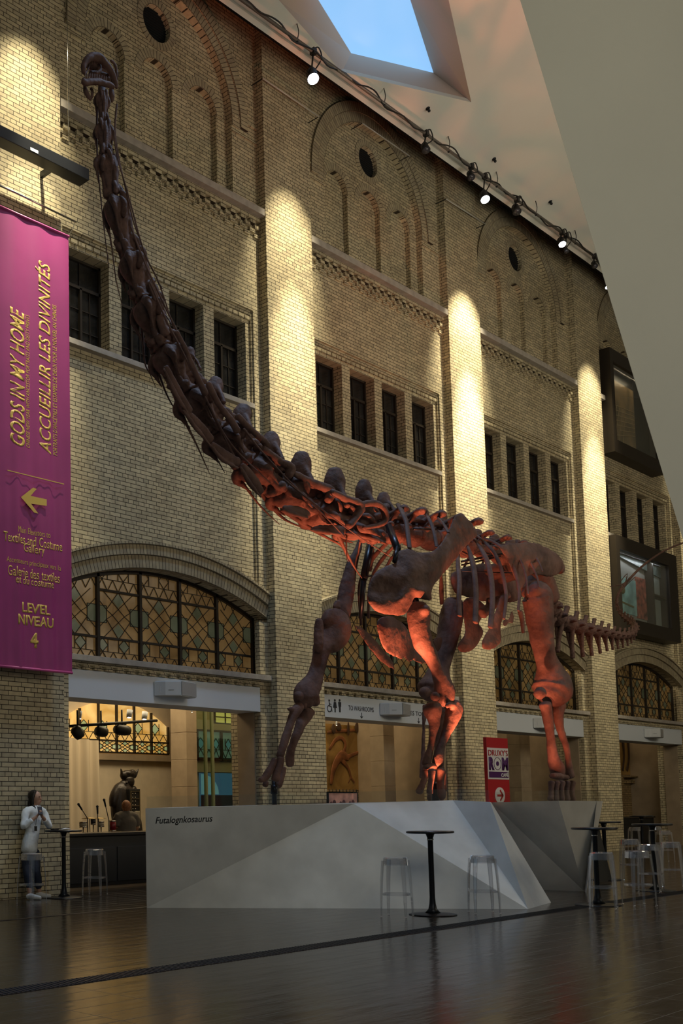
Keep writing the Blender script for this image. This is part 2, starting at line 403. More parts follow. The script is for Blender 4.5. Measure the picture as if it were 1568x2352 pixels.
# piers
for k in range(0, 6):
    xr = bx(k)
    wall.box(xr-PW, xr, 0, 1.0, 0, TOPZ)
wall.box(4.0, bx(0)-PW-BW+.0, 0, 1.0, 0, TOPZ)   # the pier and wall further left, outside the frame
wall.box(bx(0)-PW-BW, bx(0)-PW, YP, 1.0, 0, TOPZ)
WOPEN = [(.42, 1.37), (1.67, 2.62), (2.92, 3.87), (4.17, 5.12)]
WZ0, WZ1 = 9.57, 11.28
for k in range(0, 4):
    x = bx(k); cx = x+BW/2
    # lower arch opening (stained glass + header + passage)
    curve, (acx, acz, ar, aa) = seg_arc(x+.10, x+BW-.10, 5.2, 5.76)
    low = [(x+BW-.10, 4.0)]+curve+[(x+.10, 4.0)]
    wins = [[(x+a, WZ0), (x+b, WZ0), (x+b, WZ1), (x+a, WZ1)] for a, b in WOPEN]
    holes = list(wins)
    outer = [(x, 4.0), (x+.10, 4.0)]+list(reversed(curve))+[(x+BW-.10, 4.0), (x+BW, 4.0), (x+BW, 11.56), (x, 11.56)]
    wall.prism(outer, (0, 0, 0), EX, EZ, EY, YS, .8, 0, holes)
    ring(wall, acx, acz, ar, ar+.235, 90-aa-.5, 90+aa+.5, YP-.03, .5, 56)
    ring(wall, acx, acz, ar+.24, ar+.42, 90-aa+.3, 90+aa-.3, YP-.07, .32, 56)
    ring(wall, acx, acz, ar+.425, ar+.475, 90-aa+.3, 90+aa-.3, YP-.11, .32, 56)
    # strips either side of the sunk panel, down to the arch
    wall.box(x, x+.20, YP, YS+.01, 5.75, 11.56); wall.box(x+BW-.22, x+BW, YP, YS+.01, 5.75, 11.56)
    wall.box(x+.215, x+.235, YS-.05, YS+.01, 5.8, 11.5); wall.box(x+BW-.255, x+BW-.235, YS-.05, YS+.01, 5.8, 11.5)
    wall.box(x, x+.26, YP, YS+.02, 4.0, 5.1); wall.box(x+BW-.26, x+BW, YP, YS+.02, 4.0, 5.1)
    # jambs of the passage below
    wall.box(x, x+.27, YP, 1.0, 0, 4.0); wall.box(x+BW-.27, x+BW, YP, 1.0, 0, 4.0)
    wall.box(x+.27, x+BW-.27, YP+.02, .8, 3.76, 3.9)
    for i in range(19):     # dentils under the sill
        s = .30+i*.262
        if s < BW-.35: wall.box(x+s, x+s+.15, YP-.05, YP+.04, 3.765, 3.84)
    wall.box(x+.27, x+BW-.27, YP-.02, YP+.1, 3.84, 3.90)
    if True:
        for i in range(28):  # raised brick course over the windows
            s = .27+i*.178
            if s < BW-.40: wall.box(x+s, x+s+.15, YS-.035, YS+.02, 11.36, 11.44)
        wall.box(x+.23, x+BW-.25, YS-.04, YS+.02, 11.47, 11.56)
    # middle zone, cornice corbels
    z_mid1 = 13.58
    wall.box(x, x+BW, YP, .8, 11.56, z_mid1)
    for r_ in range(4):
        n = int(BW/.30)
        for i in range(n+1):
            s = i*.302+(.151 if r_ % 2 else 0)+.04
            if s+.15 < (BW if k < 3 else .3): wall.box(x+s, x+s+.155, YP-.075+.012*r_, YP+.02, 13.50-.088*(r_+1), 13.50-.088*r_-.012)
    wall.box(x, x+(BW if k < 3 else .3), YP-.08, YP+.02, 13.50, 13.58)
    # upper zone with the great blind arch
    zs = 15.43
    big = [(cx+1.985, 13.6)]+arc(cx, zs, 1.985, 0, 180, 40)+[(cx-1.985, 13.6)]
    outer = [(x, 13.6), (cx-1.985, 13.6)]+list(reversed(arc(cx, zs, 1.985, 0, 180, 40)))+[(cx+1.985, 13.6), (x+BW, 13.6), (x+BW, TOPZ), (x, TOPZ)]
    wall.prism(outer, (0, 0, 0), EX, EZ, EY, YP, YB, 0)
    ring(wall, cx, zs, 1.99, 2.22, -2, 182, YP-.02, YB, 72)
    ring(wall, cx, zs, 2.225, 2.45, -1, 181, YP-.05, YB, 72)
    bl = []
    for c_ in (-1.295, -.01, 1.265):
        cc = cx+c_; bl.append([(cc+.42, 13.6)]+arc(cc, 15.49, .42, 0, 180, 20)+[(cc-.42, 13.6)])
    oc = arc(cx, 16.67, .36, 0, 360, 32)[:-1]
    outer = [(x, 13.6)]+[p for b_ in bl for p in reversed(b_)]+[(x+BW, 13.6), (x+BW, TOPZ), (x, TOPZ)]
    wall.prism(outer, (0, 0, 0), EX, EZ, EY, YB, YB+.13, 0, [oc])
    for c_ in (-1.295, -.01, 1.265): ring(wall, cx+c_, 15.49, .425, .60, 0, 180, YB-.012, YB+.05, 24)
    ring(wall, cx, 16.67, .365, .52, 0, 360, YB-.012, YB+.05, 36)
    wall.box(x, x+BW, YB+.13, .8, 13.6, TOPZ)
    # impost bands
    for a, b in ((0, .76), (BW-.76, BW)):
        for z in (15.22, 15.56): wall.box(x+a, x+b, YP-.03, YP+.02, z, z+.035)
wall.box(bx(4), 46, YP, 1.0, 4.0, TOPZ); wall.box(bx(4)+.3, 46, .4, 1.0, 0, 4.0)
o = wall.build('wall_left', [M['brick'], M['voussoir']], origin=(0, 0, 0)); tag(o, kind='structure')
T = [0]; WN = [0]
def trim(mb, m, bevel=.004):
    T[0] += 1; o = mb.build('trim_%d' % T[0], m, origin=(0, 0, 0), bevel=bevel); tag(o, kind='structure'); return o
for k in range(4):
    x = bx(k)
    mb = MB(); mb.box(x+.02, x+(BW-.02 if k < 3 else .35), -.0, YP+.02, 13.585, 13.73); trim(mb, M['stone'])
    mb = MB(); mb.box(x+.02, x+BW-.02, YP-.11, YG, 3.90, 4.0); trim(mb, M['stone'])
    mb = MB(); mb.box(x+.22, x+BW-.26, YS-.12, YG, WZ0-.10, WZ0); trim(mb, M['stone'])
    # white header over the passage
    mb = MB(); mb.box(x+.27, x+BW-.27, YP-.0, .8, 3.27, 3.76); trim(mb, M['white'], .006)
    # stone lining of the passage
    mb = MB(); mb.box(x+BW-.31, x+BW-.271, .36, .80, 0, 3.27); mb.box(x+.271, x+.31, .36, .80, 0, 3.27); trim(mb, M['jamb'])

# ------------------------------------------------------------------ windows
def upper_window(x, a, b, z0, z1, far=False):
    WN[0] += 1
    w = thing('window_%d' % WN[0], None, None, (x+(a+b)/2, YG, z0), kind='structure')
    g = MB(); g.box(x+a, x+b, YG+.04, YG+.06, z0, z1); g.build('glass_pane', M['darkglass'], w)
    f = MB(); A, B = x+a, x+b; t = .045; zt = z1-.52
    for p in ((A, A+t, z0, z1), (B-t, B, z0, z1), (A, B, z0, z0+t), (A, B, z1-t, z1), (A, B, zt-.03, zt+.03), ((A+B)/2-.025, (A+B)/2+.025, z0, zt)):
        f.box(p[0], p[1], YG-.02, YG+.04, p[2], p[3])
    f.build('window_frame', M['iron'], w)
    m = MB()
    for s in (.25, .75):
        m.box(A+(B-A)*s-.009, A+(B-A)*s+.009, YG+.015, YG+.04, z0, zt)
    m.box((A+B)/2-.009, (A+B)/2+.009, YG+.015, YG+.04, zt, z1)
    for i in (1, 2): m.box(A, B, YG+.015, YG+.04, z0+(zt-z0)*i/3-.009, z0+(zt-z0)*i/3+.009)
    m.build('muntin', M['iron'], w)
    h = MB(); h.box((A+B)/2+.03, (A+B)/2+.10, YG-.05, YG-.02, z0+.12, z0+.15); h.build('latch', M['iron'], w)
for k in range(4):
    for a, b in WOPEN: upper_window(bx(k), a, b, WZ0, WZ1)
# oculus: a dark round vent in each great arch
for k in range(4):
    WN[0] += 1
    mb = MB(); c = (bx(k)+BW/2, 0, 16.67)
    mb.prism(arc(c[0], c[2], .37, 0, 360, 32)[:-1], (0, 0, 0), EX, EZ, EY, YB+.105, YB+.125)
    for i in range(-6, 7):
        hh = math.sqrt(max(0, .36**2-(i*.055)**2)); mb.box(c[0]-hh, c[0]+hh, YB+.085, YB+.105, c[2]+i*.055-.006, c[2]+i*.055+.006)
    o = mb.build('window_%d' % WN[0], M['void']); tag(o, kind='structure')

# stained glass: leaded panes in a bronze frame, the backlight put into the glass as glow
def stained_mat(name, cols, s):
    m = bpy.data.materials.new(name); m.use_nodes = True; nt = m.node_tree; N = nt.nodes; L = nt.links; b = N['Principled BSDF']
    g = N.new('ShaderNodeNewGeometry'); n = N.new('ShaderNodeTexNoise'); n.inputs['Scale'].default_value = 1.1; n.inputs['Detail'].default_value = 4; n.inputs['Distortion'].default_value = 1.2
    L.new(g.outputs['Position'], n.inputs['Vector'])
    r = N.new('ShaderNodeValToRGB'); r.color_ramp.elements[0].position = .35; r.color_ramp.elements[0].color = (*cols[0], 1); r.color_ramp.elements[1].position = .65; r.color_ramp.elements[1].color = (*cols[1], 1)
    L.new(n.outputs['Fac'], r.inputs[0]); L.new(r.outputs[0], b.inputs['Base Color']); L.new(r.outputs[0], b.inputs['Emission Color']); b.inputs['Emission Strength'].default_value = s
    b.inputs['Roughness'].default_value = .22
    return m
M['amber'] = stained_mat('amber_glass', ((.12, .065, .02), (.25, .15, .055)), .30)
M['green'] = stained_mat('green_glass', ((.055, .06, .03), (.10, .105, .06)), .30)
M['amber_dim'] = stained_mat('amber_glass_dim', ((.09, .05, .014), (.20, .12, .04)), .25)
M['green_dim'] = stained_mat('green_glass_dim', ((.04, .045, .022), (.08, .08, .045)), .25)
M['amber_lit'] = stained_mat('amber_glass_lit', ((.55, .30, .06), (.9, .60, .22)), .60)
M['green_lit'] = stained_mat('green_glass_lit', ((.30, .36, .16), (.45, .5, .28)), .55)
def motif(x0, x1, z0, z1):
    """came lines and coloured diamonds of one light, in wall coordinates"""
    w, h = x1-x0, z1-z0; L = []; D = []; c = (x0+w/2, z0+h/2)
    def P(u, v): return (x0+u*w, z0+v*h)
    def dia(u, v, du, dv): return [P(u-du, v), P(u, v-dv), P(u+du, v), P(u, v+dv)]
    L += [(P(.5, .5-.14), P(.5-.14, .5)), (P(.36, .5), P(.5, .64)), (P(.5, .64), P(.64, .5)), (P(.64, .5), P(.5, .36))]
    for sx in (-1, 1):
        for sy in (-1, 1):
            L.append((P(.5, .5+.14*sy), P(.5+.5*sx, .5+.62*sy) if False else P(.5+.36*sx, .5+.5*sy)))
            L.append((P(.5+.14*sx, .5), P(.5+.28*sx, .5+.10*sy))); L.append((P(.5+.28*sx, .5+.10*sy), P(.5+.0*sx, .5+.5*sy)))
            L.append((P(.5+.28*sx, .5+.10*sy), P(.5+.5*sx, .5+.34*sy)))
            L.append((P(.5+.28*sx, .5+.18*sy), P(.5+.5*sx, .5+.18*sy)))
        L.append((P(.5+.28*sx, .32), P(.5+.28*sx, .68)))
        D.append([P(.5+.28*sx, .32), P(.5+.5*sx, .32), P(.5+.5*sx, .68), P(.5+.28*sx, .68)])
    D.append(dia(.5, .82, .13, .15)); D.append(dia(.5, .18, .13, .15))
    return L, D
def border(x0, x1, z0, z1):
    w, h = x1-x0, z1-z0; L = []; D = []
    n = max(2, round(w/.26))
    for i in range(n):
        a = x0+w*i/n; b = x0+w*(i+1)/n
        if h > .3:
            m = z0+h*.42; c = (a+b)/2
            L += [((a, m), (b, m)), ((a, z0), (c, m)), ((c, m), (b, z0)), ((a, m), (a, z1))]
            if i % 2 == 0:
                d = [(a, (m+z1)/2), (c, m), (b, (m+z1)/2), (c, z1)]; D.append(d); L += [(d[j], d[(j+1) % 4]) for j in range(4)]
        else:
            c = (a+b)/2; L += [((a, z0), (c, z1)), ((c, z1), (b, z0))]
    return L, D
def leaded(parent, x0, x1, z0, z1, Y, clip, gm, dm, cols, rows, cw=.011):
    """cols: mullion positions, rows: transom heights; clip(x) = top of the glass at x"""
    g = MB(); N = 40
    top = [(x0+(x1-x0)*i/N, clip(x0+(x1-x0)*i/N)) for i in range(N+1)]
    g.prism([(x0, z0)]+[(x1, z0)]+list(reversed(top)), (0, 0, 0), EX, EZ, EY, Y+.012, Y+.02); g.build('amber_pane', gm, parent)
    cm = MB(); dm_ = MB(); ends = [z0]+rows+[99]
    for i in range(len(cols)-1):
        for j in range(len(ends)-1):
            a, b = cols[i], cols[i+1]; lo = ends[j]; hi = ends[j+1] if ends[j+1] < 90 else ends[j]+.5
            if lo > max(clip(a), clip(b)): continue
            Ls, Ds = (motif if j == 1 and len(rows) > 1 or len(rows) == 1 and j == 0 else border)(a, b, lo, hi)
            for p, q in Ls:
                pp = [p, q]
                def ins(t): return clip(t[0])-.03 > t[1]
                if not ins(p) and not ins(q): continue
                if ins(p) != ins(q):
                    u, v = (p, q) if ins(p) else (q, p); lo_, hi_ = 0, 1
                    for _ in range(12):
                        mm = (lo_+hi_)/2; t = (u[0]+(v[0]-u[0])*mm, u[1]+(v[1]-u[1])*mm)
                        if ins(t): lo_ = mm
                        else: hi_ = mm
                    p, q = u, (u[0]+(v[0]-u[0])*lo_, u[1]+(v[1]-u[1])*lo_)
                if (Vector(p)-Vector(q)).length > .02: cm.bar((p[0], Y, p[1]), (q[0], Y, q[1]), cw, cw, up=(0, 1, 0))
            for d in Ds:
                if all(clip(t[0])-.02 > t[1] for t in d): dm_.prism(d, (0, 0, 0), EX, EZ, EY, Y+.004, Y+.011)
    cm.build('lead_came', M['iron'], parent); dm_.build('green_pane', dm, parent)
for k in range(4):
    WN[0] += 1; x = bx(k); x0, x1 = x+.10, x+BW-.10; Y = .52
    curve, (acx, acz, ar, aa) = seg_arc(x0, x1, 5.2, 5.76)
    clip = lambda X: acz+math.sqrt(max(0, ar*ar-(X-acx)**2))
    w = thing('window_%d' % WN[0], None, None, ((x0+x1)/2, Y, 4.0), kind='structure')
    n = 5; cols = [x0+.06+(x1-x0-.12)*i/n for i in range(n+1)]; rows = [4.42, 5.28]
    gm, dm = (M['amber'], M['green']) if k < 2 else (M['amber_dim'], M['green_dim'])
    leaded(w, x0+.03, x1-.03, 4.0, 5.7, Y, clip, gm, dm, cols, rows)
    f = MB()
    for c_ in cols[1:-1]: f.box(c_-.032, c_+.032, Y-.05, Y+.03, 4.0, clip(c_)-.01)
    for r_ in rows:
        xa = [c_ for c_ in cols if clip(c_) > r_+.02]
        f.box(min(xa), max(xa), Y-.035, Y+.03, r_-.02, r_+.02)
    f.box(x0, x1, Y-.05, Y+.03, 4.0, 4.06); f.box(x0, x0+.06, Y-.05, Y+.03, 4.0, 5.2); f.box(x1-.06, x1, Y-.05, Y+.03, 4.0, 5.2)
    cc, _ = seg_arc(x0, x1, 5.2, 5.76, 32); ci = [(p[0]+(acx-p[0])*.018, p[1]-.06) for p in cc]
    for i in range(32): f.prism([cc[i], cc[i+1], ci[i+1], ci[i]], (0, 0, 0), EX, EZ, EY, Y-.05, Y+.03)
    f.build('window_frame', M['iron'], w)

# ------------------------------------------------------------------ floor
mb = MB(); mb.box(-8, 50, -18, 13, -.15, 0); o = mb.build('floor', M['floor'], origin=(0, 0, 0)); tag(o, kind='structure')
grate = MB(); grate.box(-2, 44, -7.13, -6.90, -.0, .004)
M['grate'] = mat('dark_grating', (.02, .013, .012), .6)
trim(grate, M['grate'], 0)
mb = MB()
for i in range(620):
    xx = 2+i*.045; mb.bar((xx, -7.12, .006), (xx+.05, -6.91, .006), .012, .005)
trim(mb, M['steel'], 0)
mb = MB(); mb.box(-2, 12, -2.66, -2.58, 0, .004); trim(mb, M['grate'], 0)

# ------------------------------------------------------------------ sloping ceiling with its skylight
E0 = Vector((0, -.8, 16.80)); SL = Vector((0, -1, .42)).normalized(); CN = Vector((1, 0, 0)).cross(SL).normalized()
if CN.z > 0: CN = -CN       # faces down into the hall
def on_ceil(x, y, off=0):
    v = at(x, y, d=1)-EYE; t = ((E0-CN*off)-EYE).dot(CN)/v.dot(CN); P = EYE+v*t
    return P
def cuv(P): d = P-E0; return (d.x, d.dot(SL))
hole = [cuv(on_ceil(*p)) for p in ((585, -60), (640, 0), (785, 165), (1082, 235), (1030, 0), (1010, -60))]
cu = MB()
# seen from below: polygon in (X, slope) axes, thickness upward
cu.prism([(-10, 0), (50, 0), (50, 20), (-10, 20)], E0, EX, SL, -CN, 0, .12, 0, [hole])
o = cu.build('ceiling', M['ceil'], origin=(0, 0, 0)); tag(o, kind='structure')
# lower lip between the pipe and the edge, and the shaft walls
mb = MB(); mb.prism([(-10, 0), (50, 0), (50, .10), (-10, .10)], E0, EX, SL, CN, 0, .10); trim(mb, M['ceil'], 0)
deep = 1.0
inner = [on_ceil(*p, off=deep) for p in ((640, -60), (694, -60), (806, 122), (995, 167), (942, 0), (928, -60))]
outerP = [E0+Vector((h[0], 0, 0))+SL*h[1] for h in hole]
mb = MB()
for i in range(6):
    j = (i+1) % 6
    n_ = (outerP[j]-outerP[i]).cross(inner[i]-outerP[i]).normalized()*.05
    mb.add([outerP[i], outerP[j], inner[j], inner[i]], [(0, 1, 2, 3)]); mb.add([outerP[i]+n_*.0, outerP[j], inner[j], inner[i]], [])
o = mb.build('trim_%d' % (T[0]+1), M['shaft'], origin=(0, 0, 0), fixn=False); T[0] += 1; tag(o, kind='structure')
M['skyglass'] = mat('sky_through_glass', (.2, .4, .7), .3, emit=(.26, .52, .88), es=.95)
mb = MB(); mb.add(inner+[p-CN*.05 for p in inner], [tuple(range(6)), tuple(range(11, 5, -1))]+[(i, (i+1) % 6, 6+(i+1) % 6, 6+i) for i in range(6)])
WN[0] += 1; o = mb.build('window_%d' % WN[0], M['skyglass'], origin=(0, 0, 0)); tag(o, kind='structure')

# leaning wall of the new wing, close on the right
ed = [at(1150, -140, d=9.5), at(1194, 0, d=9.5), at(1489, 980, d=9.0), at(1568, 1240, d=8.9), at(1640, 1480, d=8.8)]
far = [p+Vector((2.6, -2.4, 0)) + Vector((0, 0, 1.6)) for p in ed]
mb = MB(); th = Vector((.12, .12, 0))
pts = ed+list(reversed(far)); n = len(pts)
mb.add(pts+[p+Vector((.35, .02, .05)) for p in pts], [tuple(range(n)), tuple(range(2*n-1, n-1, -1))]+[(i, (i+1) % n, n+(i+1) % n, n+i) for i in range(n)])
o = mb.build('wall_right', M['crystal'], origin=(0, 0, 0)); tag(o, kind='structure')

# the rest of the shell: behind the camera, far end, over the wall
mb = MB(); mb.box(-10, 50, -18.2, -18, 0, 26); o = mb.build('wall_back', M['crystal'], origin=(0, 0, 0)); tag(o, kind='structure')
mb = MB(); mb.box(47, 47.2, -18, .0, 0, 26); o = mb.build('wall_far', M['crystal'], origin=(0, 0, 0)); tag(o, kind='structure')
mb = MB(); mb.box(-8.2, -8, -18, 12, 0, 26); o = mb.build('wall_near', M['crystal'], origin=(0, 0, 0)); tag(o, kind='structure')
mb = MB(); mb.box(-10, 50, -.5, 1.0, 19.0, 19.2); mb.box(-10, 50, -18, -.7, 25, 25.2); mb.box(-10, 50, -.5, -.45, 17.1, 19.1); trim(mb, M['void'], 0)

# ------------------------------------------------------------------ rooms behind the arches
mb = MB(); mb.box(4, 46, 7.0, 7.2, 0, 6.5); o = mb.build('wall_gallery', M['plaster'], origin=(0, 0, 0)); tag(o, kind='structure')
mb = MB(); mb.box(4, 46, .8, 7.0, 5.9, 6.1); trim(mb, M['plaster'], 0)
mb = MB(); mb.box(4, 4.2, .8, 7.0, 0, 6.0); mb.box(45.8, 46, .8, 7, 0, 6); trim(mb, M['plaster'], 0)
for k in range(1, 4):      # partitions between the rooms
    x = bx(k)+BW+.4
    mb = MB(); mb.box(x, x+.7, 3.6 if k == 0 else .8, 4.4 if k == 0 else 7.0, 0, 5.9); trim(mb, M['jamb'])
# ================================================================== THE PLINTH
def zz(v, z): return Vector((v.x, v.y, z))
a_ = at(337, 2085, Z=0); b_ = at(1212, 2088, Z=0); c_ = at(1265, 2073, Z=0); d_ = at(1205, 2043, Z=0); e_ = at(1341, 2047, Z=0)
A_ = zz(a_, 1.387); B_ = at(812, 1846, d=15.35); C_ = at(1040, 1838, d=15.85); D_ = at(1125, 1842, d=15.5); E_ = at(1282, 1839, d=17.0); F_ = at(1370, 1840, d=17.5)
K_ = at(1128, 1843, d=18.1); f_ = at(1346, 2051, Z=0); G_ = Vector((19.9, -5.05, 1.43)); H_ = Vector((20.6, -1.7, 1.43)); I_ = Vector((12.3, -1.7, 1.40))
g_ = Vector((19.6, -4.85, 0)); h_ = Vector((20.4, -1.8, 0)); i_ = Vector((12.2, -1.9, 0))
V = [a_, b_, c_, d_, e_, f_, g_, h_, i_, A_, B_, C_, D_, E_, F_, G_, H_, I_, K_]
ix = {n: i for i, n in enumerate('abcdefghiABCDEFGHIK')}
fs = ['aBA', 'abB', 'bCB', 'bDC', 'bcD', 'cdKD', 'deK', 'eEK', 'eFE', 'efF', 'fgGF', 'ghHG', 'hiIH', 'iaAI', 'ABCDKEFGHI', 'ihgfedcba']
mb = MB(); mb.add(V, [tuple(ix[c] for c in f) for f in fs])
pl = thing('display_plinth', 'faceted grey metal plinth carrying the sauropod skeleton, lettered Futalognkosaurus', 'plinth', (a_.lerp(e_, .5).x, -4.0, 0))
mb.build('faceted_body', M['zinc'], pl)
mb = MB()
for p, q_ in (('A', 'B'), ('B', 'C'), ('C', 'D'), ('K', 'E'), ('E', 'F'), ('F', 'G')):
    P, Q = V[ix[p]].copy(), V[ix[q_]].copy(); d = (Q-P).normalized(); P += d*.02; Q -= d*.02
    inn = Vector((-d.y, d.x, 0)).normalized()*.03
    P += inn; Q += inn; g = MB(); n = inn.normalized()*.012; zt = Vector((0, 0, .165))
    g.add([P, Q, Q+zt, P+zt, P+n, Q+n, Q+zt+n, P+zt+n], [(0, 1, 2, 3), (7, 6, 5, 4), (0, 4, 5, 1), (1, 5, 6, 2), (2, 6, 7, 3), (3, 7, 4, 0)])
    g.build('glass_panel', M['clear'], pl)

# lettering helper: text turned into a thin mesh that fills a rectangle
def letters(s, o, ux, uz, w, h, m, parent=None, name='lettering', shear=0, bold=0, thick=.002, spacing=1, conform=None):
    """o: lower left corner of the block of text; ux, uz unit directions; w, h size to fill"""
    cu = bpy.data.curves.new('t', 'FONT'); cu.body = s; cu.shear = shear; cu.offset = bold; cu.space_character = spacing; cu.resolution_u = 3; cu.extrude = 0
    t = bpy.data.objects.new('t', cu); C.objects.link(t); bpy.context.view_layer.update()
    me = bpy.data.meshes.new_from_object(t.evaluated_get(bpy.context.evaluated_depsgraph_get()))
    bpy.data.objects.remove(t)
    xs = [v.co.x for v in me.vertices]; ys = [v.co.y for v in me.vertices]
    x0, x1, y0, y1 = min(xs), max(xs), min(ys), max(ys)
    ux = Vector(ux); uz = Vector(uz); un = ux.cross(uz).normalized()*thick; sx = w/(x1-x0); sy = h/(y1-y0)
    org = rootloc(parent) if parent is not None else Vector(o)
    for v in me.vertices: v.co = Vector(o)+ux*((v.co.x-x0)*sx)+uz*((v.co.y-y0)*sy)+un-org
    if conform:
        bm = bmesh.new(); bm.from_mesh(me); bmesh.ops.triangulate(bm, faces=bm.faces); bmesh.ops.subdivide_edges(bm, edges=[e for e in bm.edges if e.calc_length() > .05], cuts=2); bm.to_mesh(me); bm.free()
        for v in me.vertices: w_ = v.co+org; v.co.y = conform(w_.x, w_.z)-.0025-org.y
    me.materials.clear(); me.materials.append(m)
    ob = bpy.data.objects.new(name, me); C.objects.link(ob)
    md = ob.modifiers.new('th', 'SOLIDIFY'); md.thickness = thick; md.offset = -1
    if parent is not None: ob.parent = parent
    else: ob.location = org
    return ob
M['ink'] = mat('black_lettering', (.012, .012, .014), .6)
# facet a-B-A: find its plane and write on it
nrm = (B_-a_).cross(A_-a_).normalized()
def on_plane(x, y, P, n):
    v = at(x, y, d=1)-EYE; return EYE+v*((P-EYE).dot(n)/v.dot(n))
q0 = on_plane(357, 1893, a_, nrm); q1 = on_plane(488, 1888, a_, nrm); q2 = on_plane(357, 1875, a_, nrm)
ux = (q1-q0); wd = ux.length; ux.normalize(); uz = (q2-q0); ht = uz.length; uz.normalize()
if ux.cross(uz).dot(EYE-q0) < 0: pass
letters('Futalognkosaurus', q0-uz*ht*.22, ux, uz, wd, ht*1.12, M['ink'], pl, shear=.22, bold=.012, thick=.003)

# ================================================================== THE SKELETON
dino = thing('dinosaur_skeleton', 'huge red-brown sauropod skeleton with raised neck walking on the faceted plinth', 'skeleton', (16.2, -4.0, 1.41))
VD = Vector((.60, .80, 0))        # mean view direction: depth axis of the flattened bones
BN = M['bone']
def K(s, ox, oy): return lambda *pts: [(ox+p[0]/s, oy+p[1]/s, p[2]/s)+tuple(p[3:]) for p in pts]
def limb(mb, st, Y, flat=.8, n=14, sub=4, ref=VD):
    """bone shaft through photograph stations (x, y, half-width) standing in the plane Y"""
    P = [at(s[0], s[1], Y=(s[3] if len(s) > 3 else Y)) for s in st]
    mb.tube(P, [s[2]*mpp(p)*1.06 for s, p in zip(st, P)], n=n, flat=flat, sub=sub, ref=ref)
    return mb
def knob(mb, x, y, w, Y, sc=(1, 1, 1)):
    P = at(x, y, Y=Y); mb.ball(P, w*mpp(P), 14, sc=sc); return mb
def bone(name, mb, vox=.022, sm=2, parent=None, origin=None):
    return mb.build(name, BN, parent or dino, remesh=vox, smooth_it=sm)
def slab(poly, Yf, thick, name, parent=None, edge=.10, bulge=None, step=None, sub=True):
    """curved bony plate from an outline in photograph coordinates; Yf(x,y) = plane depth; thick in m"""
    P = [Vector((p[0], p[1])) for p in poly]
    if sub:      # round the outline
        for _ in range(2):
            Q = []
            for i in range(len(P)):
                a, b = P[i], P[(i+1) % len(P)]; Q += [a*.75+b*.25, a*.25+b*.75]
            P = Q
    xs = [p.x for p in P]; ys = [p.y for p in P]; st = step or max((max(xs)-min(xs)), (max(ys)-min(ys)))/46
    def inside(x, y):
        c = False
        for i in range(len(P)):
            a, b = P[i], P[i-1]
            if (a.y > y) != (b.y > y) and x < (b.x-a.x)*(y-a.y)/(b.y-a.y)+a.x: c = not c
        return c
    def dist(x, y):
        d = 1e9; q = None
        for i in range(len(P)):
            a, b = P[i], P[i-1]; ab = b-a; t = max(0, min(1, ((x-a.x)*ab.x+(y-a.y)*ab.y)/max(1e-9, ab.length_squared)))
            c = a+ab*t; dd = math.hypot(c.x-x, c.y-y)
            if dd < d: d = dd; q = c
        return d, q
    nx = int((max(xs)-min(xs))/st)+2; ny = int((max(ys)-min(ys))/st)+2; x0 = min(xs)-st/2; y0 = min(ys)-st/2
    idx = {}; V_ = []; cells = []
    for i in range(nx):
        for j in range(ny):
            if inside(x0+(i+.5)*st, y0+(j+.5)*st): cells.append((i, j))
    vset = {}
    for (i, j) in cells:
        for k in ((i, j), (i+1, j), (i+1, j+1), (i, j+1)):
            if k not in vset: vset[k] = None
    cs = set(cells); edgev = set()
    for (i, j) in cells:
        if (i-1, j) not in cs: edgev |= {(i, j), (i, j+1)}
        if (i+1, j) not in cs: edgev |= {(i+1, j), (i+1, j+1)}
        if (i, j-1) not in cs: edgev |= {(i, j), (i+1, j)}
        if (i, j+1) not in cs: edgev |= {(i, j+1), (i+1, j+1)}
    F_, B2 = {}, {}; mb = MB(); vs = []
    for k in vset:
        x, y = x0+k[0]*st, y0+k[1]*st; d, q = dist(x, y)
        if k in edgev: x, y = q.x, q.y; d = 0
        Yc = Yf(x, y) if callable(Yf) else Yf
        p = at(x, y, Y=Yc); m = mpp(p); dm = d*m
        t = thick*(.28+.72*(1-math.exp(-dm/edge))) if k not in edgev else thick*.22
        bz = bulge(x, y) if bulge else 0
        dirv = (p-EYE).normalized()
        n1 = mnoise.noise(p*3.1)*.02
        F_[k] = len(vs); vs.append(p-dirv*(t/2+bz+n1)); B2[k] = len(vs); vs.append(p+dirv*(t/2))
    fs = []
    for (i, j) in cells:
        q = [(i, j), (i+1, j), (i+1, j+1), (i, j+1)]
        fs.append(tuple(F_[k] for k in q)); fs.append(tuple(B2[k] for k in reversed(q)))
        for a, b, nb in (((i, j), (i+1, j), (i, j-1)), ((i+1, j), (i+1, j+1), (i+1, j)), ((i+1, j+1), (i, j+1), (i, j+1)), ((i, j+1), (i, j), (i-1, j))):
            if nb not in cs: fs.append((F_[a], B2[a], B2[b], F_[b]))
    mb.add(vs, fs, 0, True)
    return mb.build(name, BN, parent or dino, remesh=.022, smooth_it=3)

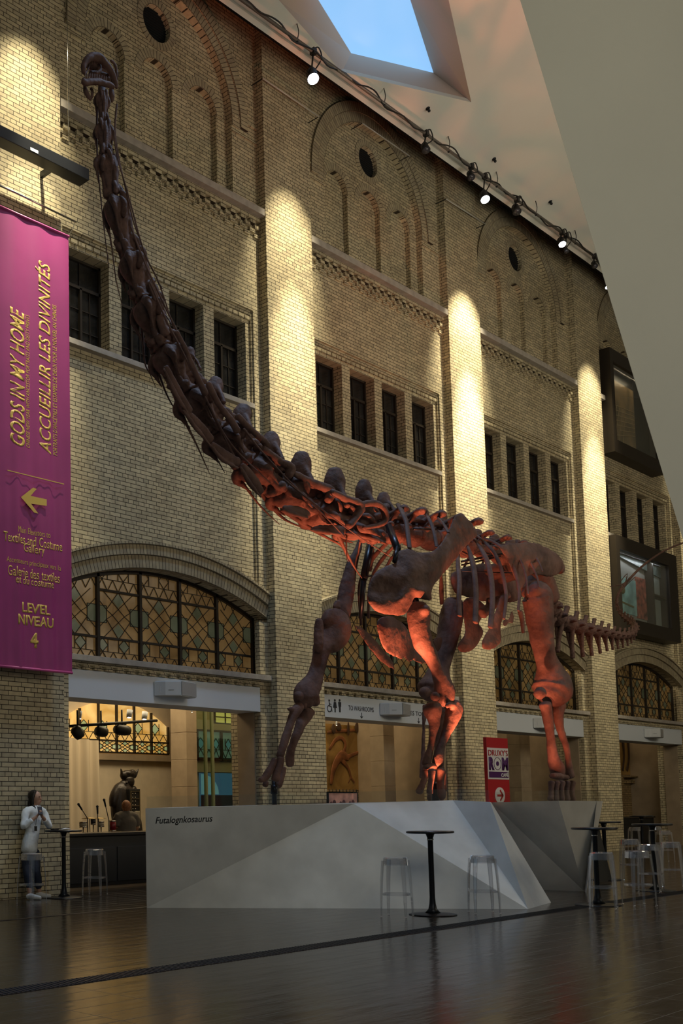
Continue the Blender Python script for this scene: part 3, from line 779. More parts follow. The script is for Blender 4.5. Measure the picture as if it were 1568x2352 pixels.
# ---- spine: centre line through the photographed joints, in the plane of the animal
NECK = [(234, 214, -3.05), (238, 286, -3.1), (243, 362, -3.2), (258, 457, -3.3), (296, 586, -3.4), (330, 690, -3.5), (374, 800, -3.6), (430, 900, -3.7), (500, 985, -3.8), (566, 1058, -3.85), (642, 1120, -3.9), (716, 1168, -3.95), (792, 1204, -4.0), (866, 1222, -4.0)]
NW = [14, 17, 24, 32, 38, 42, 46, 48, 50, 50, 50, 48, 46, 42]        # half thickness of the vertebral bodies
NP = [at(x, y, Y=Y) for x, y, Y in NECK]
def frame(p, q, up=Vector((0, 0, 1))):
    """x axis from p (head end) to q (tail end), z dorsal"""
    x = (q-p).normalized(); y = up.cross(x).normalized(); z = x.cross(y).normalized()
    return Matrix((x, y, z)).transposed()
ASP = {'neck': .34, 'dorsal': .80, 'tail': .80}
def vert_proto(kind, seed=0):
    """vertebra of unit length along x (head end at -.5), z dorsal; half width ASP[kind], true proportions"""
    m = MB(); r = random.Random(seed); A = ASP[kind]
    def tb(pts, rad, n=10, sub=3, **kw): m.tube([(p[0], p[1]*A, p[2]*A) for p in pts], [q*A for q in rad], n=n, sub=sub, **kw)
    if kind == 'neck':
        tb([(-.53, 0, 0), (-.48, 0, 0), (-.42, 0, 0), (-.30, 0, -.02), (-.12, 0, -.02), (.02, 0, 0), (.16, 0, 0), (.36, 0, 0), (.46, 0, 0), (.50, 0, 0)], [.34, .50, .78, .92, .86, .62, .46, .48, .62, .50], n=22, sub=4, ref=(0, 0, 1), flat=.78)
        tb([(-.40, 0, .62), (-.15, 0, .66), (.10, 0, .56), (.36, 0, .50)], [.26, .30, .26, .24], n=12)
        for s in (-1, 1):
            tb([(-.52, s*.42, .50), (-.46, s*.46, .66), (-.34, s*.40, .70), (-.20, s*.30, .62)], [.16, .22, .18, .16])
            tb([(.22, s*.30, .60), (.36, s*.42, .72), (.48, s*.48, .66)], [.16, .20, .18])
            tb([(-.44, s*.50, -.20), (-.36, s*.86, -.36), (-.26, s*1.04, -.44), (-.14, s*1.0, -.50)], [.26, .24, .20, .12])
            tb([(-.40, s*.60, .30), (-.28, s*.96, .30), (-.16, s*1.0, .14), (-.08, s*.84, .0)], [.20, .20, .18, .16])
            tb([(-.16, s*.95, -.46), (.0, s*.92, -.52), (.14, s*.86, -.56)], [.14, .09, .04])
            tb([(-.02, s*.60, -.24), (.10, s*.44, -.34), (.30, s*.44, -.36), (.46, s*.52, -.28)], [.14, .12, .14, .18])
        for k in range(9):
            a_ = r.random()*6.28; x_ = r.uniform(-.42, .42); m.ball((x_, .62*A*math.cos(a_), .52*A*math.sin(a_)), r.uniform(.16, .30)*A, 8)
        return m
    if kind == 'dorsal':
        tb([(-.50, 0, 0), (-.40, 0, 0), (0, 0, 0), (.40, 0, 0), (.50, 0, 0)], [.50, .66, .42, .64, .52], n=18, ref=(0, 0, 1))
        tb([(0, 0, .45), (0, 0, .85), (.05, 0, 1.20)], [.40, .30, .30], n=12, ref=(1, 0, 0))
        tb([(.05, 0, 1.1), (.12, 0, 1.45), (.16, 0, 1.62)], [.24, .32, .26], n=12, ref=(1, 0, 0), flat=.8)
        for s in (-1, 1):
            tb([(0, s*.2, .85), (.02, s*.8, 1.12), (.0, s*1.22, 1.16), (.02, s*1.34, 1.08)], [.24, .18, .24, .16])
            tb([(-.1, s*.3, .5), (-.05, s*.6, .8), (0, s*.9, 1.08)], [.14, .12, .12], n=8)
            tb([(-.5, s*.24, .92), (-.1, s*.24, .86), (.5, s*.24, .92)], [.18, .14, .18], n=8)
            tb([(-.30, s*.50, .30), (-.28, s*.72, .38)], [.20, .16], n=10, sub=1)
        return m
    tb([(-.50, 0, 0), (-.38, 0, 0), (0, 0, 0), (.38, 0, 0), (.50, 0, 0)], [.56, .74, .50, .74, .56], n=16, ref=(0, 0, 1))
    tb([(0, 0, .4), (.10, 0, .85), (.22, 0, 1.25), (.26, 0, 1.45)], [.30, .20, .20, .22], n=10, ref=(1, 0, 0))
    for s in (-1, 1):
        tb([(0, s*.4, .1), (.05, s*.95, .05)], [.24, .15], n=8, sub=1)
        tb([(-.55, s*.18, .75), (-.1, s*.15, .6)], [.14, .14], n=8, sub=1)
    return m
protos = {}
def vertebra(name, kind, p, q, half, k=0, zs=1.0):
    """copies the vertebra of that kind between two joints"""
    key = kind
    if key not in protos:
        o = vert_proto(kind).build(name, BN, None, origin=(0, 0, 0), remesh={'neck': .016, 'dorsal': .03, 'tail': .035}[kind], smooth_it=2); protos[key] = o
        o.parent = dino; first = o
    else:
        first = protos[key].copy(); C.objects.link(first); first.name = name; first.parent = dino
    L = (q-p).length; mid = (p+q)/2
    first.matrix_local = Matrix.Translation(mid-Vector(dino.location)) @ frame(p, q).to_4x4() @ Matrix.Diagonal((L*1.02, half/ASP[kind], half*zs/ASP[kind], 1))
    return first
neck = []
for i in range(13):
    p, q = NP[i], NP[i+1]; hw = (NW[i]+NW[i+1])/2*mpp(p)
    neck.append(vertebra('cervical_vertebra', 'neck', p, q, hw, i))
# tall rounded neural spines on the lower neck, each with its hollowed front face
SPINES = [((437, 800), (433, 850), 13), ((497, 872), (485, 925), 20), ((560, 935), (548, 990), 22), ((624, 1000), (618, 1055), 23), ((692, 1045), (690, 1115), 25), ((769, 1082), (768, 1160), 25), ((836, 1108), (835, 1170), 20), ((880, 1135), (882, 1180), 16), ((372, 715), (365, 745), 10), ((352, 640), (345, 665), 8)]
for i, ((tx, ty), (bx_, by), w) in enumerate(SPINES):
    Y = -3.75 if tx < 600 else -3.95
    m = MB(); P = at(bx_, by, Y=Y); Q = at(tx, ty, Y=Y); r = w*mpp(P); d = Q-P
    down = Vector((.12, 0, -.10))
    m.tube([P+down, P+d*.35, P+d*.75, Q], [r*1.25, r*1.0, r*1.02, r*.72], n=14, flat=.62, sub=4, ref=VD)
    m.tube([P+d*.05+Vector((-.02, -.25, -.10)), P+d*.30+Vector((0, -.14, 0)), P+d*.85], [r*.34, r*.34, r*.28], n=8, sub=3)
    m.tube([P+d*.05+Vector((.20, .05, -.15)), P+d*.4+Vector((.05, 0, 0)), P+d*.85], [r*.36, r*.30, r*.3], n=8, sub=3)
    bone('neural_spine', m, .024, 2)
# ridges and laminae that bridge the lower neck, with deep hollows between them
RIDGE = [[(405, 762, 6), (425, 800, 6), (446, 850, 6), (472, 905, 8)], [(478, 880, 7), (500, 925, 7), (530, 965, 8), (545, 990, 9)], [(545, 955, 8), (575, 985, 7), (605, 1012, 8), (612, 1022, 9)], [(605, 1030, 8), (640, 1058, 9), (668, 1075, 11), (662, 1092, 10)], [(674, 1087, 7), (720, 1110, 9), (760, 1128, 11), (752, 1148, 10)], [(762, 1130, 8), (795, 1146, 9), (828, 1162, 11), (815, 1190, 9), (800, 1208, 9)], [(828, 1158, 7), (860, 1156, 8), (880, 1170, 9), (884, 1195, 8), (868, 1206, 6), (835, 1212, 5)]]
for st in RIDGE:
    m = MB(); limb(m, st, -4.25 if st[0][0] < 700 else -4.45, flat=.9, n=10); bone('neural_arch_ridge', m, .02, 1)
# belly side keels, lit from below
KEEL = [[(380, 845, 12), (412, 905, 18), (434, 945, 14)], [(424, 940, 8), (455, 975, 20), (482, 1010, 16)], [(486, 1020, 10), (515, 1045, 22), (545, 1062, 16)], [(556, 1070, 12), (578, 1100, 24), (598, 1130, 14)], [(652, 1168, 10), (680, 1172, 20), (706, 1180, 12)], [(718, 1215, 8), (745, 1214, 16), (790, 1218, 14)], [(800, 1222, 14), (850, 1224, 22), (885, 1236, 16)]]
for st in KEEL:
    m = MB(); st = [(q[0], q[1], q[2]*(.55 if j_ == 1 else .75)) for j_, q in enumerate(st)]; limb(m, st, -4.15, flat=.6, n=10); limb(m, [(st[0][0]-4, st[0][1]+2, 4), (st[1][0]-5, st[1][1]+st[1][2]*.8, 6), (st[2][0]+2, st[2][1]+st[2][2]*1.1, 3)], -4.2, flat=.8, n=8); bone('rib_head', m, .022, 1)
# cervical ribs: long tapering rods and spikes under the neck
CR = [([(224, 232), (222, 300), (223, 352), (226, 400), (236, 500), (250, 615)], -2.9, 5, 1.6), ([(250, 528), (257, 570), (266, 640), (280, 700)], -3.2, 4, 1.5), ([(268, 240), (264, 300), (272, 360), (290, 440), (310, 520), (345, 610)], -3.5, 4, 2.2),
      ([(262, 300), (268, 355), (297, 457), (331, 579), (365, 650), (401, 761)], -3.75, 3, 2.6), ([(300, 520), (331, 600), (372, 690), (422, 794), (456, 884), (507, 990), (545, 1060)], -4.05, 3.2, 3.5),
      ([(345, 650), (384, 740), (430, 830), (475, 920), (530, 1020), (620, 1110)], -4.1, 3, 3.5), ([(560, 985), (595, 1030), (650, 1090), (700, 1140), (760, 1200), (795, 1238)], -4.5, 4, 2),
      ([(650, 1100), (700, 1140), (760, 1186), (820, 1230), (895, 1278)], -4.6, 4, 1.6), ([(326, 745), (332, 830), (345, 860), (357, 888)], -3.2, 6, .8), ([(340, 770), (350, 812), (367, 864), (387, 915), (425, 978)], -3.3, 8, .8),
      ([(378, 850), (398, 895), (408, 925), (428, 974), (452, 1023), (482, 1090)], -3.45, 12, .8), ([(452, 950), (470, 998), (489, 1037), (516, 1086)], -3.5, 11, .8), ([(512, 1040), (528, 1062), (545, 1085), (565, 1120), (600, 1165), (642, 1205)], -3.55, 11, .8),
      ([(566, 1095), (599, 1131), (620, 1160), (650, 1190), (680, 1206), (713, 1218)], -3.6, 11, .8), ([(650, 1168), (680, 1192), (716, 1216), (760, 1240), (785, 1256), (800, 1290)], -3.7, 10, .8), ([(756, 1206), (775, 1228), (795, 1269), (815, 1305), (831, 1328)], -3.8, 10, .8), ([(798, 1222), (795, 1245), (797, 1285)], -4.0, 5, 2)]
for pts, Y, w0, w1 in CR:
    m = MB(); n = len(pts); st = [(x, y, w0+(w1-w0)*(i/(n-1))**.6) for i, (x, y) in enumerate(pts)]
    P = [at(s[0], s[1], Y=Y) for s in st]
    m.tube(P, [s[2]*mpp(p)*(.9 if w0 >= 8 else .62) for s, p in zip(st, P)], n=8, sub=4); m.build('cervical_rib', BN, dino)

# ---- skull seen from below: arched upper jaw, lower jaw ring, hanging rear bars
S = K(8.71, 160, 100)
sk = thing('skull', None, None, (0, 0, 0)); sk.parent = dino; sk.location = at(230, 180, Y=-3.0)-Vector(dino.location)
def sbone(name, mb, vox=.010, sm=2): return mb.build(name, BN, sk, remesh=vox, smooth_it=sm)
m = MB()
limb(m, S((285, 600, 34), (275, 480, 50), (315, 365, 66), (405, 280, 74), (500, 262, 76), (610, 292, 76), (705, 390, 70), (805, 530, 64), (880, 670, 56), (925, 800, 44), (935, 885, 30)), -3.02, flat=1.1, n=12)
limb(m, S((330, 380, 40), (480, 330, 60), (620, 380, 60), (760, 520, 44), (830, 640, 30)), -2.86, flat=1.0, n=12)
limb(m, S((560, 330, 40), (600, 470, 42), (600, 560, 40), (520, 600, 30)), -2.9, flat=1.0)
limb(m, S((820, 340, 26), (900, 420, 30), (935, 560, 30), (940, 700, 28)), -2.7, flat=1.0)
limb(m, S((300, 620, 24), (345, 560, 20), (380, 480, 24), (400, 400, 30)), -2.85, flat=1)
limb(m, S((800, 560, 30), (850, 700, 30), (880, 820, 30)), -2.8, flat=1)
limb(m, S((480, 600, 24), (560, 580, 30), (660, 600, 34), (760, 640, 30)), -2.75, flat=1)
limb(m, S((380, 420, 90), (520, 470, 150), (650, 540, 150), (780, 640, 90)), -2.62, flat=.9, n=16); limb(m, S((420, 600, 60), (560, 640, 90), (700, 680, 80), (820, 720, 60)), -2.66, flat=.9, n=14)
sbone('cranium', m)
m = MB()
limb(m, S((275, 700, 34), (290, 780, 66), (400, 770, 66), (560, 760, 62), (700, 800, 62), (820, 840, 60), (880, 880, 42)), -3.12, flat=.9, n=12)
limb(m, S((300, 850, 36), (320, 950, 50), (370, 1050, 44), (420, 1130, 20)), -3.0, flat=.9)
limb(m, S((420, 900, 30), (460, 950, 30), (440, 1060, 28), (425, 1140, 14)), -2.9, flat=.8)
limb(m, S((830, 880, 40), (835, 1000, 56), (850, 1100, 42), (845, 1180, 16)), -2.85, flat=.9)
sbone('lower_jaw', m)
m = MB()
for i in range(15):
    t = i/14; x = 320+t*470; y = 345+70*(2*t-1)**2+ (60 if t > .8 else 0)
    P = at(160+x/8.71, 100+y/8.71, Y=-2.98); r = .010; m.tube([P+Vector((0, 0, .03)), P+Vector((0, 0, -.035)), P+Vector((0, 0, -.05))], [r, r*.8, r*.3], n=6)
m.build('upper_teeth', BN, sk)
m = MB()
for i in range(13):
    t = i/12; x = 310+t*420; y = 660+60*t*t
    P = at(160+x/8.71, 100+y/8.71, Y=-3.08); r = .010; m.tube([P+Vector((0, 0, -.03)), P+Vector((0, 0, .035)), P+Vector((0, 0, .05))], [r, r*.8, r*.3], n=6)
m.build('lower_teeth', BN, sk)
m = MB(); m.tube([at(234, 188, Y=-2.9), at(234, 216, Y=-3.0)], [.055, .06], n=12); sbone('braincase', m)

# ---- trunk
DORS = [(866, 1222), (905, 1226), (948, 1232), (990, 1240), (1032, 1248), (1072, 1258), (1112, 1268), (1150, 1280), (1186, 1292)]
DP = [at(x, y, Y=-4.0) for x, y in DORS]
for i in range(8): vertebra('dorsal_vertebra', 'dorsal', DP[i], DP[i+1], (44 if i < 5 else 32)*mpp(DP[i]), zs=.9)
m = MB(); limb(m, [(1180, 1290, 26), (1205, 1302, 30), (1232, 1318, 28), (1252, 1345, 22), (1262, 1375, 22)], -4.0, flat=1, n=14)
for i in range(3):
    P = at(1186+i*16, 1280+i*10, Y=-4.0); m.tube([P, P+Vector((.05, 0, .32))], [.09, .07], n=10)
    for s in (-1, 1): m.tube([P+Vector((0, 0, -.1)), P+Vector((0, s*.6, -.15))], [.09, .11], n=8)
bone('sacrum', m, .03, 2)
Z6 = K(4.356, 960, 1150); Z5 = K(3.92, 740, 1080)
RIBS = [Z5((690, 320, 34), (725, 390, 26), (755, 470, 22), (770, 580, 22), (785, 700, 20)), Z5((915, 385, 20), (960, 440, 20), (1000, 540, 18), (1030, 690, 18)), Z5((1030, 420, 17), (1085, 475, 17), (1135, 560, 15)),
        Z6((400, 500, 20), (398, 640, 24), (412, 800, 24), (408, 1000, 24), (415, 1150, 24)), Z6((490, 440, 16), (530, 560, 28), (562, 720, 27), (578, 920, 27), (575, 1100, 28), (572, 1215, 30)),
        Z6((555, 370, 16), (640, 500, 24), (700, 640, 27), (735, 820, 27), (742, 1020, 27), (722, 1265, 27)), Z6((590, 350, 14), (690, 440, 20), (780, 560, 20), (845, 740, 19), (880, 950, 18), (858, 1180, 15)),
        Z6((640, 365, 10), (800, 440, 16), (900, 560, 18), (970, 720, 18), (1010, 900, 17), (1003, 1100, 14)), Z6((740, 430, 9), (890, 460, 12), (1000, 560, 13), (1070, 720, 13), (1100, 935, 10)),
        Z6((830, 435, 8), (980, 470, 11), (1100, 590, 12), (1180, 740, 11), (1215, 870, 8)), Z6((900, 435, 8), (1040, 470, 10), (1150, 540, 10), (1210, 620, 10), (1245, 705, 7))]
for i, st in enumerate(RIBS):
    m = MB(); n = len(st)
    st = [(s[0], s[1], s[2], -4.15-.85*min(1, (j/(n-1))**.5)) for j, s in enumerate(st)]
    limb(m, st, None, flat=.55, n=10, sub=5); m.build('rib', BN, dino)
RIBF = [Z5((600, 640, 16), (480, 760, 20), (400, 880, 22), (340, 1020, 16), (335, 1180, 14), (350, 1390, 12)), Z5((640, 690, 14), (540, 800, 18), (460, 930, 14), (420, 1100, 12), (415, 1330, 12)), Z5((340, 640, 14), (320, 760, 16), (295, 900, 14), (290, 1000, 12)),
        Z5((1060, 860, 14), (1068, 1000, 22), (1075, 1200, 18)), Z5((700, 680, 14), (640, 760, 14), (560, 900, 12)), Z6((620, 420, 8), (560, 480, 10), (470, 640, 12), (430, 800, 12)), Z6((760, 450, 8), (700, 520, 10), (640, 640, 12), (600, 800, 12)), Z6((900, 480, 8), (840, 560, 10), (790, 700, 12), (760, 860, 12)),
        Z5((420, 620, 20), (455, 720, 18), (430, 900, 16))]
for st in RIBF:
    m = MB(); n = len(st); st = [(s[0], s[1], s[2], -3.8+.8*min(1, (j/(n-1))**.5)) for j, s in enumerate(st)]
    limb(m, st, None, flat=.55, n=10, sub=5); m.build('rib', BN, dino)

# ---- shoulder girdle
sca = [(1245, 380), (1300, 425), (1370, 495), (1405, 580), (1365, 625), (1290, 690), (1210, 790), (1120, 900), (1030, 1005), (985, 1065), (978, 1110), (995, 1170), (950, 1180), (870, 1150), (825, 1135), (812, 1180), (785, 1240), (748, 1300), (720, 1312), (620, 1305), (540, 1298), (470, 1262), (415, 1200), (398, 1120), (415, 1040), (445, 960), (500, 900), (570, 862), (625, 850), (672, 800), (665, 750), (700, 712), (780, 698), (850, 735), (920, 748), (1000, 725), (1060, 670), (1120, 570), (1170, 450), (1205, 395)]
sca = [(740+x/3.92, 1080+y/3.92) for x, y in sca]
def scaY(x, y): return -5.1+.0022*(990-x) if x < 990 else -5.1+.0028*(x-990)
def g2(x, y, cx, cy, rx, ry, h, a=0): 
    dx, dy = x-cx, y-cy; c, s_ = math.cos(a), math.sin(a); u = (dx*c+dy*s_)/rx; v = (-dx*s_+dy*c)/ry; return h*math.exp(-(u*u+v*v))
def scaB(x, y):
    return g2(x, y, 940, 1320, 30, 60, .14, .5)+g2(x, y, 1030, 1270, 22, 60, .10, .7)-g2(x, y, 885, 1350, 30, 14, .04)+g2(x, y, 928, 1372, 12, 26, .10, .4)+g2(x, y, 968, 1358, 24, 14, .12)+g2(x, y, 880, 1320, 22, 18, .05)+g2(x, y, 880, 1385, 30, 20, .06)
slab(sca, scaY, .17, 'scapula', bulge=scaB, edge=.09)
m = MB(); limb(m, Z5((345, 625, 24), (320, 720, 36), (265, 830, 44), (240, 950, 58), (225, 1060, 72), (205, 1180, 70), (190, 1290, 66), (195, 1370, 42)), -3.1, flat=.45, n=14)
limb(m, Z5((130, 1180, 20), (110, 1240, 24), (170, 1200, 30)), -3.05, flat=.7); bone('scapula', m, .022, 3)
st = [(385, 360), (440, 305), (520, 290), (590, 315), (690, 395), (740, 500), (790, 600), (850, 680), (915, 740), (932, 800), (890, 825), (840, 795), (760, 795), (690, 772), (600, 745), (500, 690), (440, 610), (405, 480)]
slab([(780+x/4.612, 1350+y/4.612) for x, y in st], lambda x, y: -4.5+.001*(x-900), .08, 'sternal_plate', bulge=lambda x, y: g2(x, y, 900, 1450, 40, 40, .10))
st = [(128, 385), (200, 380), (275, 430), (390, 540), (470, 650), (560, 740), (600, 860), (602, 895), (530, 868), (420, 795), (340, 700), (255, 590), (185, 480)]
slab([(780+x/4.612, 1350+y/4.612) for x, y in st], -3.7, .07, 'sternal_plate')
st = [(978, 530), (1090, 505), (1088, 590), (1045, 700), (1010, 650)]
slab([(780+x/4.612, 1350+y/4.612) for x, y in st], -3.4, .06, 'sternal_rib')

# ---- near forelimb
L2 = K(4.612, 780, 1350)
m = MB(); limb(m, L2((835, 195, 95), (835, 260, 118), (840, 360, 115), (850, 470, 108), (885, 590, 104), (945, 690, 84), (990, 780, 66), (1030, 880, 64), (1065, 980, 76), (1100, 1080, 108), (1105, 1150, 108), (1090, 1190, 92)), -5.0, flat=.72)
knob(m, 780+895/4.612, 1350+235/4.612, 13, -5.12); knob(m, 780+1010/4.612, 1350+1150/4.612, 12, -5.1); knob(m, 780+1170/4.612, 1350+1130/4.612, 11, -5.0)
bone('humerus', m)
m = MB(); limb(m, L2((975, 1265, 98), (990, 1330, 88), (1000, 1420, 62), (990, 1520, 46), (975, 1620, 38), (958, 1720, 38), (930, 1810, 44), (915, 1870, 48)), -4.95, flat=.75); bone('radius', m)
m = MB(); limb(m, L2((1200, 1230, 72), (1212, 1290, 90), (1190, 1370, 82), (1150, 1480, 62), (1110, 1580, 46), (1070, 1690, 44), (1045, 1790, 56), (1045, 1870, 60)), -5.05, flat=.75)
limb(m, L2((1130, 1250, 26), (1180, 1240, 34), (1270, 1290, 32)), -5.1); bone('ulna', m)
m = MB(); limb(m, L2((900, 1905, 26), (990, 1890, 36), (1080, 1915, 28)), -5.0, flat=1.2); bone('carpal', m)
for st, Y in ((((905, 1945, 44), (895, 2030, 32), (860, 2120, 36), (840, 2160, 40)), -4.95), (((975, 1935, 40), (968, 2030, 32), (955, 2120, 30), (950, 2170, 34)), -5.1), (((1075, 1935, 46), (1070, 2030, 38), (1070, 2120, 40), (1078, 2180, 46), (1085, 2225, 34)), -5.1), (((1115, 1960, 24), (1112, 2050, 24), (1108, 2150, 28)), -4.9)):
    m = MB(); limb(m, L2(*st), Y, flat=.9); bone('metacarpal', m, .016, 2)
m = MB(); m.cyl(at(1000, 1800, Y=-4.9), zz(at(1000, 1836, Y=-4.9), 1.40), .06, 14); m.build('support_post', M['steel'], dino)

# ---- far forelimb, stepping forward on a steel post
L1 = K(4.9, 580, 1380)
m = MB(); limb(m, L1((840, 205, 130), (890, 255, 196), (900, 330, 205), (865, 420, 182), (790, 520, 116), (762, 620, 92), (742, 720, 88), (715, 820, 92), (675, 920, 110), (620, 1020, 140), (607, 1090, 150), (625, 1140, 118)), -3.0, flat=.5)
limb(m, L1((745, 215, 44), (745, 300, 56), (742, 420, 56), (742, 560, 50)), -3.06, flat=.6)
knob(m, 580+515/4.9, 1380+1075/4.9, 13, -3.1); knob(m, 580+700/4.9, 1380+1130/4.9, 13, -3.05); knob(m, 580+1060/4.9, 1380+330/4.9, 9, -3.0)
bone('humerus', m)
m = MB(); limb(m, L1((540, 1195, 50), (490, 1230, 62), (440, 1340, 46), (410, 1430, 44), (365, 1560, 48), (325, 1680, 46), (310, 1750, 46)), -3.1, flat=.8); limb(m, L1((390, 1215, 18), (440, 1220, 36)), -3.1); bone('radius', m)
m = MB(); limb(m, L1((640, 1240, 62), (600, 1290, 74), (545, 1380, 62), (510, 1470, 54), (465, 1580, 46), (430, 1690, 46), (420, 1780, 54), (425, 1845, 46)), -2.95, flat=.75); limb(m, L1((600, 1230, 34), (690, 1262, 24)), -3.0); bone('ulna', m)
for st, Y in ((((245, 1790, 36), (215, 1870, 40), (165, 1950, 44), (130, 2000, 40), (85, 2020, 30)), -3.15), (((315, 1780, 46), (300, 1860, 42), (270, 1940, 42), (258, 2010, 50)), -3.2), (((350, 1880, 30), (330, 1970, 34), (290, 2080, 40)), -2.9), (((150, 2040, 34), (140, 2080, 34)), -3.0)):
    m = MB(); limb(m, L1(*st), Y, flat=.9); bone('metacarpal', m, .016, 2)
m = MB(); P = at(629, 1800, Y=-3.0); m.cyl(P+Vector((0, 0, .06)), zz(P, 1.40), .038, 16); m.cyl(P+Vector((0, 0, -.02)), P+Vector((0, 0, -.16)), .055, 16); m.build('support_post', M['steel'], dino)
m = MB(); m.cyl(at(701, 1610, Y=-3), at(697, 1628, Y=-3), .045, 12); m.build('joint_pin', BN, dino)

# ---- pelvis
il = [(800, 452), (900, 425), (1000, 418), (1100, 408), (1210, 432), (1330, 488), (1420, 555), (1462, 630), (1445, 700), (1375, 748), (1300, 768), (1200, 745), (1130, 742), (1085, 765), (1068, 830), (1040, 885), (1005, 890), (985, 820), (940, 720), (890, 600), (840, 520)]
slab([(960+x/4.356, 1150+y/4.356) for x, y in il], lambda x, y: -4.75, .14, 'ilium', bulge=lambda x, y: g2(x, y, 1250, 1290, 40, 22, .12, .35)-g2(x, y, 1215, 1300, 30, 16, .06))
m = MB(); limb(m, Z6((1010, 880, 34), (1060, 860, 44), (1120, 800, 60), (1130, 860, 60)), -4.4, flat=.8); knob(m, 1200, 1345, 14, -4.3); bone('acetabulum', m, .024, 2)
m = MB(); limb(m, [(1045, 1340, 26), (1090, 1338, 40), (1140, 1340, 44), (1180, 1345, 36), (1200, 1350, 20)], -3.2, flat=.25); bone('ilium', m, .03, 2)
st = [(860, 930), (905, 1000), (880, 1080), (850, 1170), (835, 1230), (822, 1290), (836, 1370), (822, 1430), (760, 1480), (700, 1502), (648, 1490), (630, 1430), (650, 1370), (690, 1310), (720, 1250), (740, 1180), (770, 1110), (800, 1030), (820, 950)]
slab([(960+x/4.356, 1150+y/4.356) for x, y in st], -4.35, .16, 'pubis', bulge=lambda x, y: g2(x, y, 1125, 1480, 24, 12, .05))
st = [(440, 985), (560, 955), (640, 1010), (692, 1080), (640, 1170), (600, 1230), (642, 1270), (657, 1330), (630, 1380), (600, 1440), (560, 1490), (480, 1522), (410, 1512), (383, 1470), (400, 1420), (440, 1380), (470, 1320), (470, 1250), (455, 1180), (448, 1100)]
slab([(960+x/4.356, 1150+y/4.356) for x, y in st], -3.6, .16, 'pubis', bulge=lambda x, y: g2(x, y, 1075, 1485, 24, 12, .05))
m = MB(); limb(m, Z6((640, 1130, 60), (700, 1080, 46), (800, 1010, 50)), -3.9, flat=.6); limb(m, Z6((900, 940, 40), (820, 980, 36), (700, 1010, 40)), -3.9, flat=.6); bone('pubis', m, .03, 2)
st = [(990, 1010), (900, 1080), (850, 1180), (832, 1260), (880, 1300), (910, 1270), (950, 1290), (1000, 1240), (985, 1150), (975, 1090), (1010, 1060)]
slab([(960+x/4.356, 1150+y/4.356) for x, y in st], -4.1, .07, 'ischium')
m = MB(); limb(m, Z6((1020, 1110, 26), (1040, 1200, 24), (1050, 1320, 18)), -4.0, flat=.8); bone('ischium', m, .02, 2)

# ---- near hindlimb
m = MB(); limb(m, [(1225, 1356, 22), (1233, 1366, 33), (1236, 1390, 32), (1240, 1425, 30), (1245, 1470, 26), (1251, 1505, 23), (1259, 1530, 27), (1264, 1552, 36), (1268, 1572, 43), (1267, 1586, 45), (1264, 1597, 36)], -4.85, flat=.78, n=18)
limb(m, [(1215, 1352, 12), (1240, 1350, 16), (1256, 1362, 12)], -4.7); knob(m, 1240, 1592, 15, -4.95); knob(m, 1290, 1586, 14, -4.95); knob(m, 1207, 1362, 11, -4.6)
bone('femur', m)
m = MB(); limb(m, [(1252, 1618, 14), (1256, 1640, 12), (1262, 1680, 10), (1266, 1710, 10), (1270, 1740, 13), (1279, 1765, 17), (1280, 1778, 16)], -4.85, flat=.9); bone('tibia', m, .02, 2)
m = MB(); limb(m, [(1284, 1616, 15), (1281, 1640, 13), (1284, 1665, 9.5), (1292, 1692, 8), (1300, 1715, 7), (1305, 1745, 7), (1307, 1770, 9), (1309, 1783, 11)], -4.9, flat=.9); bone('fibula', m, .018, 2)
m = MB(); limb(m, [(1268, 1782, 6), (1283, 1783, 8), (1300, 1786, 6)], -4.9, flat=1.3); bone('tarsal', m, .016, 1)
for i in range(5):
    m = MB(); x = 1266+i*12; limb(m, [(x, 1797, 7.5), (x-1, 1812, 5.5), (x-1, 1826, 6), (x-2+i*.8, 1836, 7)], -5.0+abs(i-2)*.05, flat=1.1); bone('metatarsal', m, .014, 1)
# ---- far hindlimb
m = MB(); limb(m, [(1042, 1385, 22), (1038, 1410, 26), (1030, 1450, 25), (1022, 1490, 22), (1012, 1530, 21), (1005, 1558, 30), (1002, 1580, 42), (1000, 1594, 36)], -3.1, flat=.8); knob(m, 975, 1590, 14, -3.1); bone('femur', m)
m = MB(); limb(m, [(976, 1622, 6), (973, 1660, 4), (972, 1710, 4), (970, 1750, 5), (968, 1785, 6)], -3.1, flat=1); bone('fibula', m, .014, 1)
m = MB(); limb(m, [(1012, 1620, 16), (1010, 1680, 10), (1006, 1740, 11), (1004, 1790, 15)], -3.1, flat=1); bone('tibia', m, .02, 1)
for i in range(3): m = MB(); x = 988+i*12; limb(m, [(x, 1800, 7), (x, 1836, 7)], -3.2, flat=1); bone('metatarsal', m, .016, 1)

